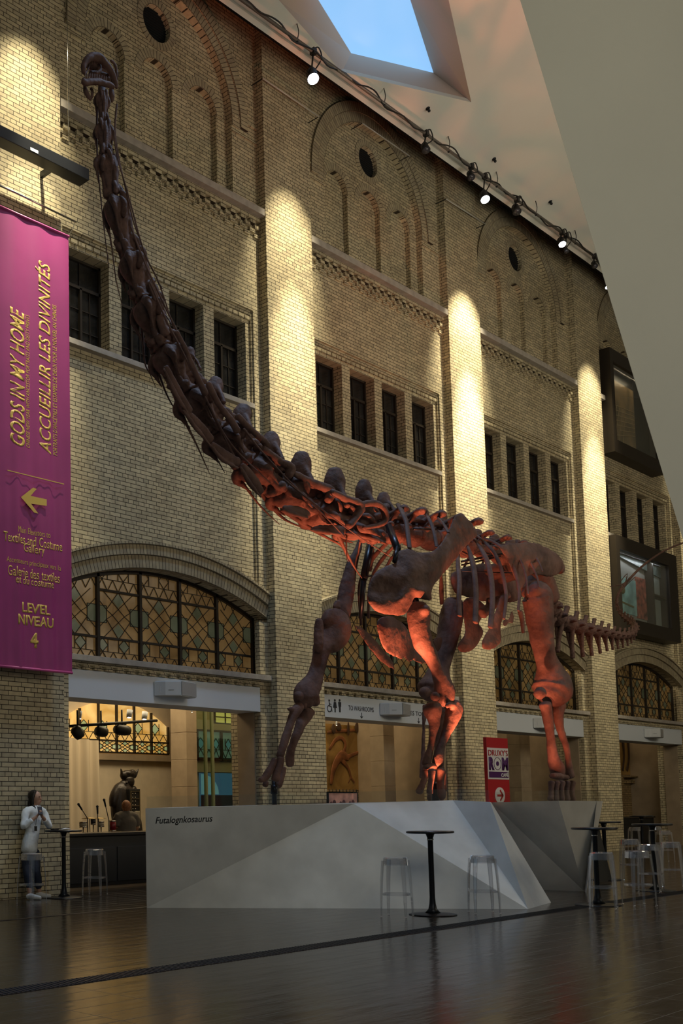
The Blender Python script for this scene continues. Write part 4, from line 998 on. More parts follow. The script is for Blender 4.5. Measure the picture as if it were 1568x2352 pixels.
# ---- tail: hangs behind the hips, runs away from the viewer and curls back
TAIL = [(1262, 1385, -4.0), (1270, 1408, -4.0), (1284, 1424, -4.0), (1308, 1434, -4.0), (1331, 1441, -4.0), (1352, 1447, -4.0), (1371, 1450, -4.0), (1388, 1453, -4.0), (1403, 1457, -3.9), (1416, 1460, -3.8), (1428, 1461, -3.65), (1439, 1460, -3.5), (1448, 1457, -3.3), (1455, 1451, -3.1), (1459, 1444, -2.9), (1457, 1436, -2.7), (1451, 1430, -2.55), (1444, 1425, -2.45), (1437, 1420, -2.35), (1430, 1414, -2.25), (1424, 1407, -2.15), (1419, 1399, -2.05), (1416, 1389, -2.0), (1416, 1378, -1.95), (1419, 1366, -1.9), (1424, 1355, -1.85), (1431, 1345, -1.8)]
TP = [at(x, y, Y=Y) for x, y, Y in TAIL]
TW = [25, 25, 25, 22, 20, 18, 16, 14.5, 13, 12, 11, 10.5, 10, 9.5, 9, 8.5, 8, 7.5, 7, 6.3, 5.6, 5, 4.4, 4, 3.6, 3.2, 3]
for i in range(len(TP)-1):
    p, q = TP[i], TP[i+1]; hw = TW[i]*mpp(p)*1.08
    v = vertebra('caudal_vertebra', 'tail', p, q, hw, i)
    if i < 20:       # chevron bone hanging below the joint
        if 'chev' not in protos:
            c = MB(); c.tube([(0, .3, 0), (.12, .12, -.9), (.35, 0, -1.7), (.5, 0, -2.5)], [.22, .24, .23, .26], n=8, sub=3); c.tube([(0, -.3, 0), (.12, -.12, -.9), (.35, 0, -1.7)], [.22, .24, .22], n=8, sub=3)
            o = c.build('chevron', BN, None, origin=(0, 0, 0)); protos['chev'] = o
        else: o = protos['chev'].copy(); C.objects.link(o)
        o.name = 'chevron'; o.parent = dino
        k = [2.3, 2.3, 2.35, 2.3, 2.2, 2.1, 1.95, 1.8, 1.7, 1.6, 1.5, 1.4, 1.35, 1.25, 1.1, 1, .9, .8, .7, .6][i]
        s_ = TW[i]*mpp(p)
        o.matrix_local = Matrix.Translation(q+Vector((0, 0, -s_*.45))-Vector(dino.location)) @ frame(p, q).to_4x4() @ Matrix.Diagonal((s_*1.0, s_*.9, s_*k*.44, 1))
m = MB(); m.tube([TP[-1], at(1445, 1330, Y=-1.8), at(1475, 1300, Y=-1.8), at(1520, 1268, Y=-1.9), at(1568, 1247, Y=-2.0), at(1620, 1232, Y=-2.0)], [.045, .034, .03, .026, .024, .02], n=8, sub=4); m.build('tail_whip', BN, dino)
# a thin rod that carries the whip end in front of the display window
m = MB()
for pts in ([(1400, 1348), (1432, 1340), (1450, 1322), (1475, 1300)], [(1420, 1365), (1440, 1342), (1458, 1325)], [(1425, 1335), (1440, 1318), (1434, 1345)]): m.tube([at(x, y, Y=-1.8) for x, y in pts], [.012]*len(pts), n=6, sub=3)
m.build('tail_wire', BN, dino)

# ---- steel armature inside the trunk
def rod(p, q_, r, r2=None):
    m = MB(); m.tube([p, q_], [r, r2 or r], n=12, cap=False); m.build('armature_rod', M['steel'], dino)
for p, q_, r in (((893, 1210, -4.3), (912, 1260, -4.9), .055), ((912, 1255, -4.9), (905, 1290, -4.95), .03), ((1060, 1290, -4.2), (1200, 1262, -4.3), .02), ((1060, 1298, -4.1), (1180, 1270, -4.1), .015), ((950, 1215, -4.6), (1000, 1216, -4.6), .02), ((833, 1324, -3.2), (880, 1322, -4.4), .015), ((1060, 1312, -4.2), (1240, 1318, -4.4), .01)):
    rod(at(p[0], p[1], Y=p[2]), at(q_[0], q_[1], Y=q_[2]), r)
rod(at(851, 1245, Y=-3.4), at(835, 1330, Y=-3.4), .065); rod(at(835, 1330, Y=-3.4), at(828, 1420, Y=-3.2), .05, .04)
rod(at(950, 1372, Y=-4.95), at(957, 1396, Y=-4.95), .06); rod(at(1018, 1608, Y=-4.9), at(1012, 1624, Y=-4.9), .12); rod(at(1270, 1590, Y=-4.8), at(1270, 1624, Y=-4.8), .11)
rod(at(922, 1396, Y=-4.6), at(905, 1405, Y=-4.4), .05)
# ---- red uplights that stand on the plinth
def edge_pt(P, Q, t): v = P.lerp(Q, t); return Vector((v.x, v.y, 1.47))+Vector((.10, .10, 0))
for P, pw, (tx, ty, tY), sz_ in ((edge_pt(B_, C_, .35), 2200, (905, 1440, -4.8), 46), (edge_pt(B_, C_, .85), 230, (1020, 1400, -5.0), 46), (edge_pt(C_, D_, .6), 1100, (1110, 1340, -4.9), 48), (edge_pt(K_, E_, .45)+Vector((0, .3, 0)), 800, (1225, 1330, -4.8), 56),
        (edge_pt(C_, D_, .2)+Vector((.3, .5, 0)), 80, (1030, 1640, -5.0), 50), (edge_pt(E_, F_, .3)+Vector((.3, .3, 0)), 200, (1310, 1560, -4.8), 56), (edge_pt(A_, B_, .82)+Vector((.6, .6, 0)), 800, (655, 1160, -3.9), 22), (Vector((14.9, -3.9, 1.47)), 700, (900, 1270, -4.1), 40)):
    light('plinth_uplight', 'SPOT', P, at(tx, ty, Y=tY), pw, REDL, spot_size=R(sz_), spot_blend=.7, shadow_soft_size=.05)
# ================================================================== ROOMS BEHIND THE ARCHES
LIT = (1.0, 0.80, 0.50)
for k, pw in ((0, 240), (1, 90), (2, 60), (3, 34)):
    light('room_light', 'AREA', (bx(k)+BW/2+(2.5 if k == 0 else 1.5), 3.2 if k == 0 else 2.4, 5.6), (bx(k)+BW/2+3, 4.2, 0), pw, LIT, shape='RECTANGLE', size=4, size_y=2.5)
# far stained-glass window of the first room
WN[0] += 1
w = thing('window_%d' % WN[0], None, None, (19.2, 6.9, 2.8), kind='structure')
xa, xb = 17.0, 20.72
cv, (fx, fz, fr, fa) = seg_arc(xa, xb, 3.55, 4.15)
fclip = lambda X: fz+math.sqrt(max(0, fr*fr-(X-fx)**2))
fc = [xa+(xb-xa)*i/6 for i in range(7)]
leaded(w, xa, xb, 2.82, 4.1, 6.9, fclip, M['amber_lit'], M['green_lit'], fc, [3.12], .014)
f = MB()
for c_ in fc: f.box(c_-.02, c_+.02, 6.84, 6.92, 2.82, fclip(c_))
f.box(xa, xb, 6.84, 6.92, 3.10, 3.14); f.box(xa, xb, 6.84, 6.92, 2.80, 2.84); f.build('window_frame', M['iron'], w)
mb = MB(); mb.box(16, 21.0, 6.80, 6.99, 2.62, 2.78); trim(mb, M['jamb'])
# second far window, bluish, and clerestory lights
WN[0] += 1
w = thing('window_%d' % WN[0], None, None, (21, 5.0, 2.6), kind='structure')
M['blue_lit'] = stained_mat('blue_glass_lit', ((.10, .18, .17), (.17, .27, .26)), .55); M['teal_lit'] = stained_mat('teal_glass_lit', ((.08, .22, .30), (.12, .3, .36)), .5)
leaded(w, 19.85, 21.75, 2.64, 3.3, 5.0, lambda X: 3.3, M['blue_lit'], M['teal_lit'], [19.85, 20.45, 21.15, 21.75], [2.64], .014)
f = MB()
for c_ in (19.85, 20.75, 21.75): f.box(c_-.03, c_+.03, 4.95, 5.05, 2.55, 3.35)
f.box(19.8, 21.8, 4.95, 5.05, 2.57, 2.62); f.box(19.8, 21.8, 4.95, 5.05, 3.3, 3.35); f.build('window_frame', M['iron'], w)
M['cream_lit'] = mat('cream_wall', (.46, .38, .24), .8)
mb = MB(); mb.box(19.7, 22.2, 5.0, 5.1, 2.28, 2.56); mb.box(19.7, 24, 5.1, 5.2, 0, 5.8); trim(mb, M['cream_lit'], 0)
M['yellow'] = mat('yellow_lit_glass', (.6, .5, .15), .4, emit=(.85, .72, .22), es=.75)
def yellow_window(x0, x1, y, z0, z1, ang=0):
    WN[0] += 1
    w = thing('window_%d' % WN[0], None, None, ((x0+x1)/2, y, z0), kind='structure')
    m = MB(); m.box(x0, x1, y, y+.03, z0, z1); m.build('glass_pane', M['yellow'], w)
    m = MB()
    for t in (0, .35, .72, 1): m.box(x0+(x1-x0)*t-.012, x0+(x1-x0)*t+.012, y-.03, y+.03, z0, z1)
    for t in (0, .5, 1): m.box(x0, x1, y-.03, y+.03, z0+(z1-z0)*t-.012, z0+(z1-z0)*t+.012)
    m.build('window_frame', M['iron'], w)
yellow_window(19.45, 20.5, 4.0, 3.42, 3.72)
def from_px(x0, x1, y0, y1, Y):
    a = at(x0, y0, Y=Y); b = at(x1, y1, Y=Y); return a.x, b.x, b.z, a.z
X0, X1, Z0, Z1 = from_px(926, 1015, 1672, 1692, 3.2); yellow_window(X0, X1, 3.2, Z0, Z1)
X0, X1, Z0, Z1 = from_px(1228, 1300, 1690, 1711, 3.0); yellow_window(X0, X1, 3.0, Z0, Z1)
# glazed partitions in the passages
for i, (x0, x1, Y) in enumerate(((453, 556, 3.6), (908, 1005, 2.4), (1216, 1300, 2.4))):
    WN[0] += 1
    a = at(x0, 1700, Y=Y); b = at(x1, 1700, Y=Y)
    w = thing('window_%d' % WN[0], None, None, ((a.x+b.x)/2, Y, 0), kind='structure')
    m = MB(); m.box(a.x, b.x, Y, Y+.02, 0, 4.6); m.build('glass_pane', glass_mat('partition_glass', (.62, .68, .55), .05, .85), w)
    m = MB()
    for t in (.17, .32): m.box(a.x+(b.x-a.x)*t-.012, a.x+(b.x-a.x)*t+.012, Y-.05, Y+.05, 0, 4.6)
    m.build('glass_fin', mat('green_glass_edge', (.20, .22, .12), .3), w)
M['greenwall'] = mat('olive_wall', (.16, .14, .08), .7, var=.2, vscale=1.5)
for x0, x1, Y in ((905, 1010, 3.6), (1214, 1310, 3.6)):
    a = at(x0, 1700, Y=Y); b = at(x1, 1700, Y=Y); mb = MB(); mb.box(a.x, b.x, Y, Y+.1, 0, 5.9); trim(mb, M['greenwall'], 0)
# tan stone columns inside
for x0, x1, Y, Yd in ((392, 452, 3.4, .5), (849, 905, 1.6, .4), (1163, 1216, 1.6, .4)):
    a = at(x0, 1700, Y=Y+Yd); b = at(x1, 1700, Y=Y)
    mb = MB()
    z = 0
    while z < 5.9: mb.box(a.x, b.x, Y, Y+Yd, z+.006, min(5.9, z+.62)); z += .62
    mb.box(a.x+.01, b.x-.01, Y+.01, Y+Yd-.01, 0, 5.9); trim(mb, M['jamb'], .006)

# the blue projection screen with a pale dome shape
t = thing('projection_screen', 'blue lit projection screen with a pale dome shape beyond the glass partition', 'screen', (at(506, 1850, Y=4.6).x, 4.6, 0))
X0, X1, Z0, Z1 = from_px(460, 552, 1775, 1850, 4.6)
mb = MB(); mb.box(X0, X1, 4.6, 4.65, Z0, Z1); mb.build('screen_panel', mat('blue_screen', (.03, .07, .14), .4, emit=(.035, .12, .26), es=.8), t)
mb = MB(); c_ = (X0+.05, Z0+.0); mb.prism([(X0+.02, Z0+.28)]+[(X0+.02+.62*math.sin(R(a)), Z0+.28+.50*math.cos(R(a))) for a in range(90, -1, -10)], (0, 0, 0), EX, EZ, EY, 4.585, 4.6); mb.build('dome_picture', mat('pale_blue_picture', (.2, .35, .5), .4, emit=(.12, .30, .46), es=.8), t)
mb = MB(); mb.box(X0, X1, 4.58, 4.6, Z0, Z0+.26); mb.build('lower_band', M['black'], t)
mb = MB(); mb.box(X0+.02, X1-.02, 4.6, 4.8, 0, Z0); mb.build('stand', M['black'], t)

# murals
def panel_picture(name, label, x0, x1, y0, y1, Y, base, shapes, sm, frame_=True):
    X0, X1, Z0, Z1 = from_px(x0, x1, y0, y1, Y)
    t = thing(name, label, 'mural', ((X0+X1)/2, Y, 0))
    mb = MB(); mb.box(X0, X1, Y, Y+.06, Z0, Z1); mb.build('painted_ground', base, t)
    mb = MB(); mb.box(X0, X1, Y+.0, Y+.3, 0, Z0-.02); mb.build('wall_below', M['brick_far'], t)
    for pts, ws in shapes:
        mb = MB(); mb.tube([at(p[0], p[1], Y=Y-.02) for p in pts], [w*mpp(at(p[0], p[1], Y=Y))for p, w in zip(pts, ws)], n=8, sub=4, flat=.15, ref=EY)
        mb.build('painted_limb', sm, t)
    return t
M['ochre'] = stained_mat('ochre_paint', ((.16, .085, .018), (.36, .21, .06)), .02); M['umber'] = mat('umber_paint', (.055, .026, .012), .7, var=.4, vscale=5)
M['rust'] = mat('rust_paint', (.20, .07, .02), .7, var=.4, vscale=5)
p = panel_picture('mural', 'ochre mural of a running dinosaur behind the washroom passage', 748, 850, 1662, 1815, 3.4, M['ochre'],
    [([(757, 1720), (770, 1700), (785, 1695), (793, 1712), (785, 1740)], [4, 5, 5, 5, 4]), ([(760, 1800), (768, 1760), (785, 1735), (800, 1742)], [5, 9, 12, 6]), ([(785, 1745), (800, 1765), (806, 1785), (814, 1797)], [7, 4, 3, 2]), ([(790, 1742), (830, 1725), (850, 1716)], [6, 3, 2]), ([(752, 1682), (790, 1678), (846, 1676)], [3, 4, 2]), ([(806, 1785), (800, 1798)], [2, 1.5])], M['rust'])
mb = MB()
for x, y, w, h in ((766, 1674, 8, 12), (778, 1670, 10, 10), (800, 1674, 5, 16), (820, 1671, 9, 12), (836, 1680, 7, 10)):
    P = at(x, y, Y=3.36); mb.ball(P, w*mpp(P), 10, sc=(1, .15, h/w))
mb.build('painted_crowd', M['umber'], p)
p = panel_picture('mural', 'brown mural of long hooved legs above the brick wall of the last passage', 1420, 1545, 1690, 1783, 2.2, M['ochre'],
    [([(1430, 1700), (1433, 1735), (1430, 1768)], [7, 4, 5]), ([(1442, 1700), (1444, 1740), (1440, 1768)], [6, 4, 6]), ([(1478, 1705), (1480, 1735), (1466, 1764)], [8, 5, 6]), ([(1494, 1705), (1497, 1740), (1488, 1764)], [6, 4, 6]), ([(1500, 1710), (1512, 1740), (1530, 1748)], [8, 12, 8])], M['umber'])
mb = MB()
X0 = at(1430, 1780, Y=2.2).x; X1 = at(1545, 1780, Y=2.2).x; z_ = at(1480, 1783, Y=2.2).z
mb.box(X0, X1, 1.95, 2.25, z_-.06, z_)
for i in range(12): mb.box(X0+(X1-X0)*i/12+.05, X0+(X1-X0)*(i+.5)/12+.05, 2.05, 2.21, z_-.26, z_-.14)
trim(mb, M['brick_far'], 0)

# black fittings: bar counter in the first arch, counters in the last arch
def counter(label, x0, x1, y0, y1, h):
    t = thing('bar_counter', label, 'counter', ((x0+x1)/2, (y0+y1)/2, 0))
    mb = MB(); mb.box(x0+.02, x1-.02, y0+.03, y1, .06, h-.05); mb.build('counter_body', M['black'], t, bevel=.006)
    mb = MB(); mb.box(x0, x1, y0-.02, y1+.02, h-.05, h); mb.build('counter_top', mat('black_laminate', (.02, .018, .016), .25), t, bevel=.006)
    mb = MB(); mb.box(x0+.05, x1-.05, y0+.06, y1-.05, 0, .06); mb.build('toe_kick', M['jamb'], t)
    n = max(1, round((x1-x0)/1.3))
    for i in range(n):
        a = x0+.06+(x1-x0-.12)*i/n; b = x0+.06+(x1-x0-.12)*(i+1)/n
        mb = MB(); mb.box(a+.03, b-.03, y0+.015, y0+.03, .12, h-.25); mb.build('front_panel', M['black'], t, bevel=.004)
    return t
counter('long black bar counter across the first arch, left of the plinth', 11.80, 16.5, .45, 1.1, .97)
counter('black counter inside the last arch behind the clear stools', bx(3)+.35, bx(3)+5.1, 1.15, 1.7, .95)

# drape, statue, rack, board, drum kit, lamps of the first room
M['linen'] = mat('linen_drape', (.56, .47, .34), .9)
mb = MB(); n = 60; a = at(160, 1692, Y=5.2).x-1.2; b = at(226, 1692, Y=5.2).x; vs = []
for i in range(n+1):
    t_ = i/n; X = a+(b-a)*t_; yy = 5.2+.06*math.sin(t_*44)+.03*math.sin(t_*19)
    vs += [(X, yy, 3.08-.12*t_), (X+.05*t_, yy*1.0+.03*math.sin(t_*30), .02)]
mb.add(vs, [(2*i, 2*i+1, 2*i+3, 2*i+2) for i in range(n)], 0, True); n0 = len(vs)
mb.add([(v[0], v[1]+.012, v[2]) for v in vs], [(2*i, 2*i+2, 2*i+3, 2*i+1) for i in range(n)], 0, True)
o = mb.build('drape', M['linen'], fixn=False); tag(o, 'pale linen drape hanging in folds at the left of the bar room', 'curtain')
M['bronze'] = mat('dark_bronze', (.022, .017, .014), .38, metal=.4, bump=.4, bscale=25)
st_ = thing('statue', 'dark bronze guardian statue with horned headdress behind the man in the bar room', 'statue', (at(290, 1790, Y=4.2).x, 4.2, 0))
c = at(290, 1850, Y=4.2); u_ = mpp(c)
def sp(x, y, d=0): return at(x, y, Y=4.2+d)
m = MB(); m.tube([Vector((c.x, 4.2, 1.0)), sp(284, 1870), sp(284, 1840), sp(285, 1815), sp(288, 1802)], [.34, .33, .34, .30, .16], n=16, sub=4, flat=.7, ref=EY)
m.tube([sp(272, 1812), sp(264, 1830), sp(262, 1850), sp(270, 1866)], [.12, .13, .11, .09], n=10, sub=3); m.tube([sp(302, 1812), sp(308, 1835), sp(304, 1856)], [.12, .12, .10], n=10, sub=3)
m.tube([Vector((c.x, 4.2, 0)), Vector((c.x, 4.2, .5)), Vector((c.x, 4.2, 1.1))], [.45, .40, .34], n=16)
m.build('robed_body', M['bronze'], st_, remesh=.02, smooth_it=2)
m = MB(); m.ball(sp(294, 1795), .15, 16, sc=(1, 1, 1.15)); m.tube([sp(291, 1795, -.13), sp(291, 1799, -.17)], [.03, .03], n=8); m.build('head', M['bronze'], st_, remesh=.012, smooth_it=1)
m = MB(); m.tube([sp(294, 1788), sp(295, 1778)], [.14, .17], n=16, flat=.8, ref=EY); m.ball(sp(303, 1778), .11, 10); m.ball(sp(284, 1781), .09, 10)
for a in ((277, 1765, 284, 1786), (318, 1766, 307, 1782)): m.tube([sp(a[2], a[3]), sp((a[0]+a[2])/2, (a[1]+a[3])/2+1), sp(a[0], a[1])], [.07, .045, .010], n=8, sub=3)
for hx0 in (288, 293, 299, 304): m.tube([sp(hx0, 1780), sp(hx0+.5, 1771)], [.035, .012], n=6)
m.build('horned_headdress', M['bronze'], st_, remesh=.012, smooth_it=1)
def small(name, label, cat, build_, loc, group=None):
    t = thing(name, label, cat, loc, group); build_(t); return t
def rack(t):
    a = at(297, 1812, Y=3.9); b = at(322, 1812, Y=3.9); z1 = a.z; m = MB(); m.box(a.x, b.x, 3.9, 4.2, 0, z1); m.build('cabinet', M['black'], t, bevel=.008)
    m = MB()
    for x in (a.x+.02, b.x-.04): m.box(x, x+.02, 3.88, 3.9, .1, z1-.04)
    for i in range(5): m.box(a.x+.02, b.x-.02, 3.885, 3.9, z1-.06-i*.16, z1-.05-i*.16)
    m.build('edge_trim', mat('worn_brass', (.25, .2, .12), .4, metal=.7), t)
    m = MB()
    for i in range(9):
        for j in range(2): m.ball((a.x+.09+j*.08, 3.89, z1-.1-i*.085), .012, 8)
    m.build('knob_row', mat('cream_knob', (.5, .45, .35), .5), t)
small('equipment_rack', 'tall black equipment rack with brass edges beside the statue', 'rack', rack, (at(309, 1812, Y=4).x, 4.05, 0))
mb = MB(); a = at(311, 1863, Y=2.9); b = at(321, 1863, Y=2.9); mb.box(a.x, b.x, 2.9, 2.94, .97, a.z); o = mb.build('white_board', mat('cream_board', (.5, .44, .32), .6), bevel=.004); tag(o, 'narrow cream board standing right of the man at the bar', 'board')
M['chrome'] = mat('chrome', (.6, .58, .54), .2, metal=1); M['drumskin'] = mat('cream_drum_shell', (.42, .36, .25), .5); M['redshell'] = mat('red_drum_shell', (.22, .012, .018), .35)
def drum(name, label, x, y, w, h, Y, m_, stand=True):
    def f(t):
        P = at(x, y, Y=Y); u = mpp(P); r = w*u; hh = h*u
        m = MB(); m.lathe((P.x, P.y, P.z), [(r, -hh), (r, hh)], 20); m.build('shell', m_, t)
        for s_ in (-1, 1): m = MB(); m.lathe((P.x, P.y, P.z+hh*s_), [(r*1.05, -.012), (r*1.05, .012)], 20); m.build('hoop', M['chrome'], t)
        m = MB(); m.cyl((P.x, P.y, P.z-hh), (P.x, P.y, 0), .012, 8); 
        for k in range(3): m.bar((P.x, P.y, .35), (P.x+.28*math.cos(k*2.1), P.y+.28*math.sin(k*2.1), .01), .015, .015)
        m.build('stand', M['chrome'], t)
    return small(name, label, 'drum', f, (at(x, y, Y=Y).x, Y, 0), 'drum kit behind the bar')
drum('snare_drum', 'cream snare drum at the left of the drum kit', 191, 1894, 9, 5, 1.9, M['drumskin'])
drum('tom_drum', 'small dark tom drum in the middle of the drum kit', 214, 1887, 6, 6, 2.1, M['black'])
drum('tom_drum', 'pale small tom drum right of the dark tom', 232, 1893, 7, 5, 2.0, M['drumskin'])
drum('floor_drum', 'tall red drum nearest the man behind the bar', 259, 1897, 7.5, 11, 1.7, M['redshell'])
def cymbal(x, y, r, lab):
    def f(t):
        P = at(x, y, Y=2.2); m = MB(); m.lathe(P, [(0.001, .03), (.03, .02), (r, 0), (r, -.004), (.03, .012), (.001, .02)], 20); m.build('disc', mat('cymbal_brass', (.35, .25, .1), .3, metal=.9), t)
        m = MB(); m.cyl(P, (P.x, P.y, 0), .009, 8); m.build('stand', M['chrome'], t)
    small('cymbal', lab, 'cymbal', f, (at(x, y, Y=2.2).x, 2.2, 0), 'drum kit behind the bar')
cymbal(206, 1880, .16, 'left cymbal of the drum kit behind the bar'); cymbal(226, 1880, .15, 'right cymbal of the drum kit behind the bar')
def micstand(x0, y0, x1, y1, lab):
    def f(t):
        A = at(x0, y0, Y=1.6); B = at(x1, y1, Y=1.6)
        m = MB(); m.cyl(B, (B.x, B.y, 0), .010, 8); m.cyl(A, B, .008, 8)
        for k in range(3): m.bar((B.x, B.y, .12), (B.x+.25*math.cos(k*2.1), B.y+.25*math.sin(k*2.1), .01), .014, .014)
        m.build('boom_stand', M['steel'], t)
        m = MB(); d = (A-B).normalized(); m.tube([A-d*.02, A+d*.10], [.016, .02], n=10); m.ball(A+d*.11, .026, 10); m.build('microphone', M['steel'], t)
    small('microphone_stand', lab, 'microphone stand', f, (at(x1, y1, Y=1.6).x, 1.6, 0), 'microphones at the drum kit')
micstand(187, 1858, 201, 1880, 'left boom microphone leaning over the cream snare drum'); micstand(242, 1850, 250, 1884, 'right boom microphone beside the red drum'); micstand(224, 1866, 225, 1888, 'short microphone between the two cymbals')
def stage_lamp(x, y, w, Y, lab, tilt):
    def f(t):
        P = at(x, y, Y=Y); u = mpp(P); d = Vector((math.cos(tilt)*.8, -.1, -math.sin(tilt))).normalized(); L_ = w*u
        m = MB(); m.tube([P-d*L_, P-d*L_*.6, P+d*L_*.4, P+d*L_], [.07, .11, .11, .09], n=16, cap=False); m.build('lamp_body', M['black'], t)
        m = MB(); m.cyl(P+Vector((0, 0, .05)), P+Vector((0, 0, .42)), .018, 8); m.bar(P+Vector((-.12, 0, .12)), P+Vector((.12, 0, .12)), .02, .02); m.build('yoke', M['steel'], t)
    small('stage_lamp', lab, 'lamp', f, (at(x, y, Y=Y).x, Y, at(x, y, Y=Y).z-.2))
stage_lamp(178, 1682, 14, 1.8, 'black stage lamp beside the pier at the left of the first arch', .8); stage_lamp(232, 1680, 14, 2.6, 'black stage lamp in the middle of the first arch', .1); stage_lamp(280, 1677, 20, 2.6, 'long black stage lamp right in the first arch', .05)
mb = MB(); P0_ = at(160, 1668, Y=2.6); P1_ = at(360, 1655, Y=2.6); mb.cyl(P0_, P1_, .03, 10); o = mb.build('lighting_bar', M['steel']); tag(o, 'black lighting bar under the ceiling of the bar room', 'bar')
for i, (x, y, w) in enumerate(((296, 1648, 10), (331, 1652, 10), (184, 1651, 4), (440, 1636, 3), (772, 1666, 3))):
    P = at(x, y, Y=3.0); u = mpp(P)
    t = thing('ceiling_lamp', ['white track lamp, left of the pair in the bar room', 'white square track lamp, right of the pair in the bar room', 'small recessed lamp above the drape', 'small recessed lamp under the white header near the tan column', 'tiny recessed lamp above the ochre mural'][i], 'lamp', P)
    m = MB(); m.tube([P, P+Vector((.03, 0, .16))], [w*u*.6, w*u*.7], n=14, cap=False); m.build('lamp_body', M['white'], t)
    m = MB(); m.ball(P+Vector((0, -.01, -.005)), w*u*.5, 12, sc=(1, 1, .3)); m.build('lens', mat('lit_lens', (1, .9, .7), .4, emit=(1, .9, .7), es=3), t)

# ================================================================== THINGS ON THE WALL
M['magenta'] = mat('magenta_cloth', (.32, .035, .17), .55, var=.10, vscale=1.2, bump=.1, bscale=8)
M['yellowink'] = mat('yellow_print', (.62, .42, .09), .6)
def cloth_y(X, Z):
    u = (X-9.93)/1.442; v = (Z-3.60)/7.44
    return -.30+.012*math.sin(u*17+v*1.5)*(1-v*.5)+.010*math.sin(u*41+v*4)*(1-v)
ban = thing('banner', 'tall magenta fabric banner with yellow exhibition lettering on the left pier', 'banner', (10.66, -.3, 3.56))
mb = MB(); nx, nz = 40, 30; vs = []; XL, XR, ZB, ZT = 9.93, 11.372, 3.60, 11.04
for side in (0, 1):
    for j in range(nz+1):
        for i in range(nx+1):
            u = i/nx; v = j/nz; y = cloth_y(XL+(XR-XL)*u, ZB+(ZT-ZB)*v); vs.append((XL+(XR-XL)*u, y+side*.004, ZB+(ZT-ZB)*v))
K1 = (nx+1)*(nz+1); fs = []
for j in range(nz):
    for i in range(nx):
        a = j*(nx+1)+i; fs.append((a, a+1, a+nx+2, a+nx+1)); fs.append((K1+a, K1+a+nx+1, K1+a+nx+2, K1+a+1))
mb.add(vs, fs, 0, True); mb.build('banner_cloth', M['magenta'], ban, fixn=False)
M['pinkhem'] = mat('pink_hem', (.55, .09, .28), .45)
for nm, z in (('top_hem', ZT), ('bottom_hem', ZB)): mb = MB(); mb.cyl((XL-.01, -.302, z), (XR+.01, -.302, z), .022, 10); mb.build(nm, M['pinkhem'], ban)
def bt(s, x0, x1, y0, y1, rot=False, shear=0, bold=0, yl=None):
    """text that fills the photographed box on the banner; rot: reading upwards"""
    Yt = -.328
    if rot:
        a = at(x0, (y0+y1)/2, Y=Yt).x; b = at(x1, (y0+y1)/2, Y=Yt).x; z1 = at((x0+x1)/2, y0, Y=Yt).z; z0 = at((x0+x1)/2, y1, Y=Yt).z
        letters(s, (b, Yt, z0), (0, 0, 1), (-1, 0, 0), z1-z0, b-a, M['yellowink'], ban, shear=shear, bold=bold, conform=cloth_y)
    else:
        a = at(x0, y0, Y=Yt); b = at(x1, y0, Y=Yt); z0 = at(x0, y1, Y=Yt).z
        letters(s, (a.x, Yt, z0), (1, 0, 0), (0, 0, 1), b.x-a.x, a.z-z0, M['yellowink'], ban, shear=shear, bold=bold, conform=cloth_y)
bt('GODS IN MY HOME', 25, 59, 708, 1022, True, .25, .018); bt('CHINESE NEW YEAR WITH ANCESTOR PORTRAITS AND DEITY PRINTS', 62, 71, 722, 1027, True, .12, 0)
bt('ACCUEILLIR LES DIVINITÉS', 84, 119, 600, 1040, True, .25, .018); bt("PORTRAITS D'ANCÊTRES ET ESTAMPES DE DIEUX POUR LE NOUVEL AN CHINOIS", 122, 133, 699, 1044, True, .12, 0)
bt('Main Elevators to', 43, 117, 1207, 1221); bt('Textiles and Costume', 11, 145, 1218, 1241, bold=.008); bt('Gallery', 57, 104, 1246, 1272, bold=.008)
bt('Ascenseurs principaux vers la', 18, 142, 1276, 1292); bt('Galerie des textiles', 21, 140, 1296, 1320, bold=.008); bt('et du costume', 38, 126, 1320, 1338, bold=.008)
bt('LEVEL', 53, 117, 1382, 1405, bold=.03); bt('NIVEAU', 43, 125, 1409, 1433, bold=.03); bt('4', 72, 91, 1451, 1486, bold=.03)
Yt = -.328
mb = MB(); mb.bar(at(17, 1080, Y=Yt), at(147, 1112, Y=Yt), .004, .014); mb.build('printed_rule', M['yellowink'], ban)
ar = [(48, 1142), (76, 1120), (84, 1123), (70, 1139), (107, 1147), (107, 1162), (71, 1157), (88, 1180), (78, 1177)]
A0 = at(48, 1142, Y=Yt); mb = MB(); mb.prism([(at(x, y, Y=Yt).x, at(x, y, Y=Yt).z) for x, y in ar], (0, 0, 0), EX, EZ, EY, Yt-.003, Yt); mb.build('printed_arrow', M['yellowink'], ban)
mb = MB(); p0, p1 = at(-40, 406, Y=-.35), at(175, 510, Y=-.35); mb.cyl(p0, p1, .016, 10); o = mb.build('banner_rod', M['chrome']); tag(o, 'thin steel rod above the magenta banner', 'rod')
mb = MB(); mb.tube([at(172, 506, Y=-.35), at(168, 525, Y=-.33), at(158, 540, Y=-.31)], [.006]*3, n=6); o = mb.build('banner_hook', M['chrome']); tag(o, 'small wire hook between rod and banner corner', 'hook')
mb = MB(); mb.cyl(at(157, 330, Y=-.4), at(154, -30, Y=-.4), .005, 6); o = mb.build('hanging_wire', M['chrome']); tag(o, 'fine vertical wire hanging beside the left pier', 'wire')
t = thing('wall_bar', 'black steel bar with a small white label across the left pier', 'bar', (10.7, -.4, 12.0))
mb = MB(); mb.box(9.0, 11.635, -.55, -.30, 12.03, 12.23); mb.build('bar_body', M['steel'], t, bevel=.008)
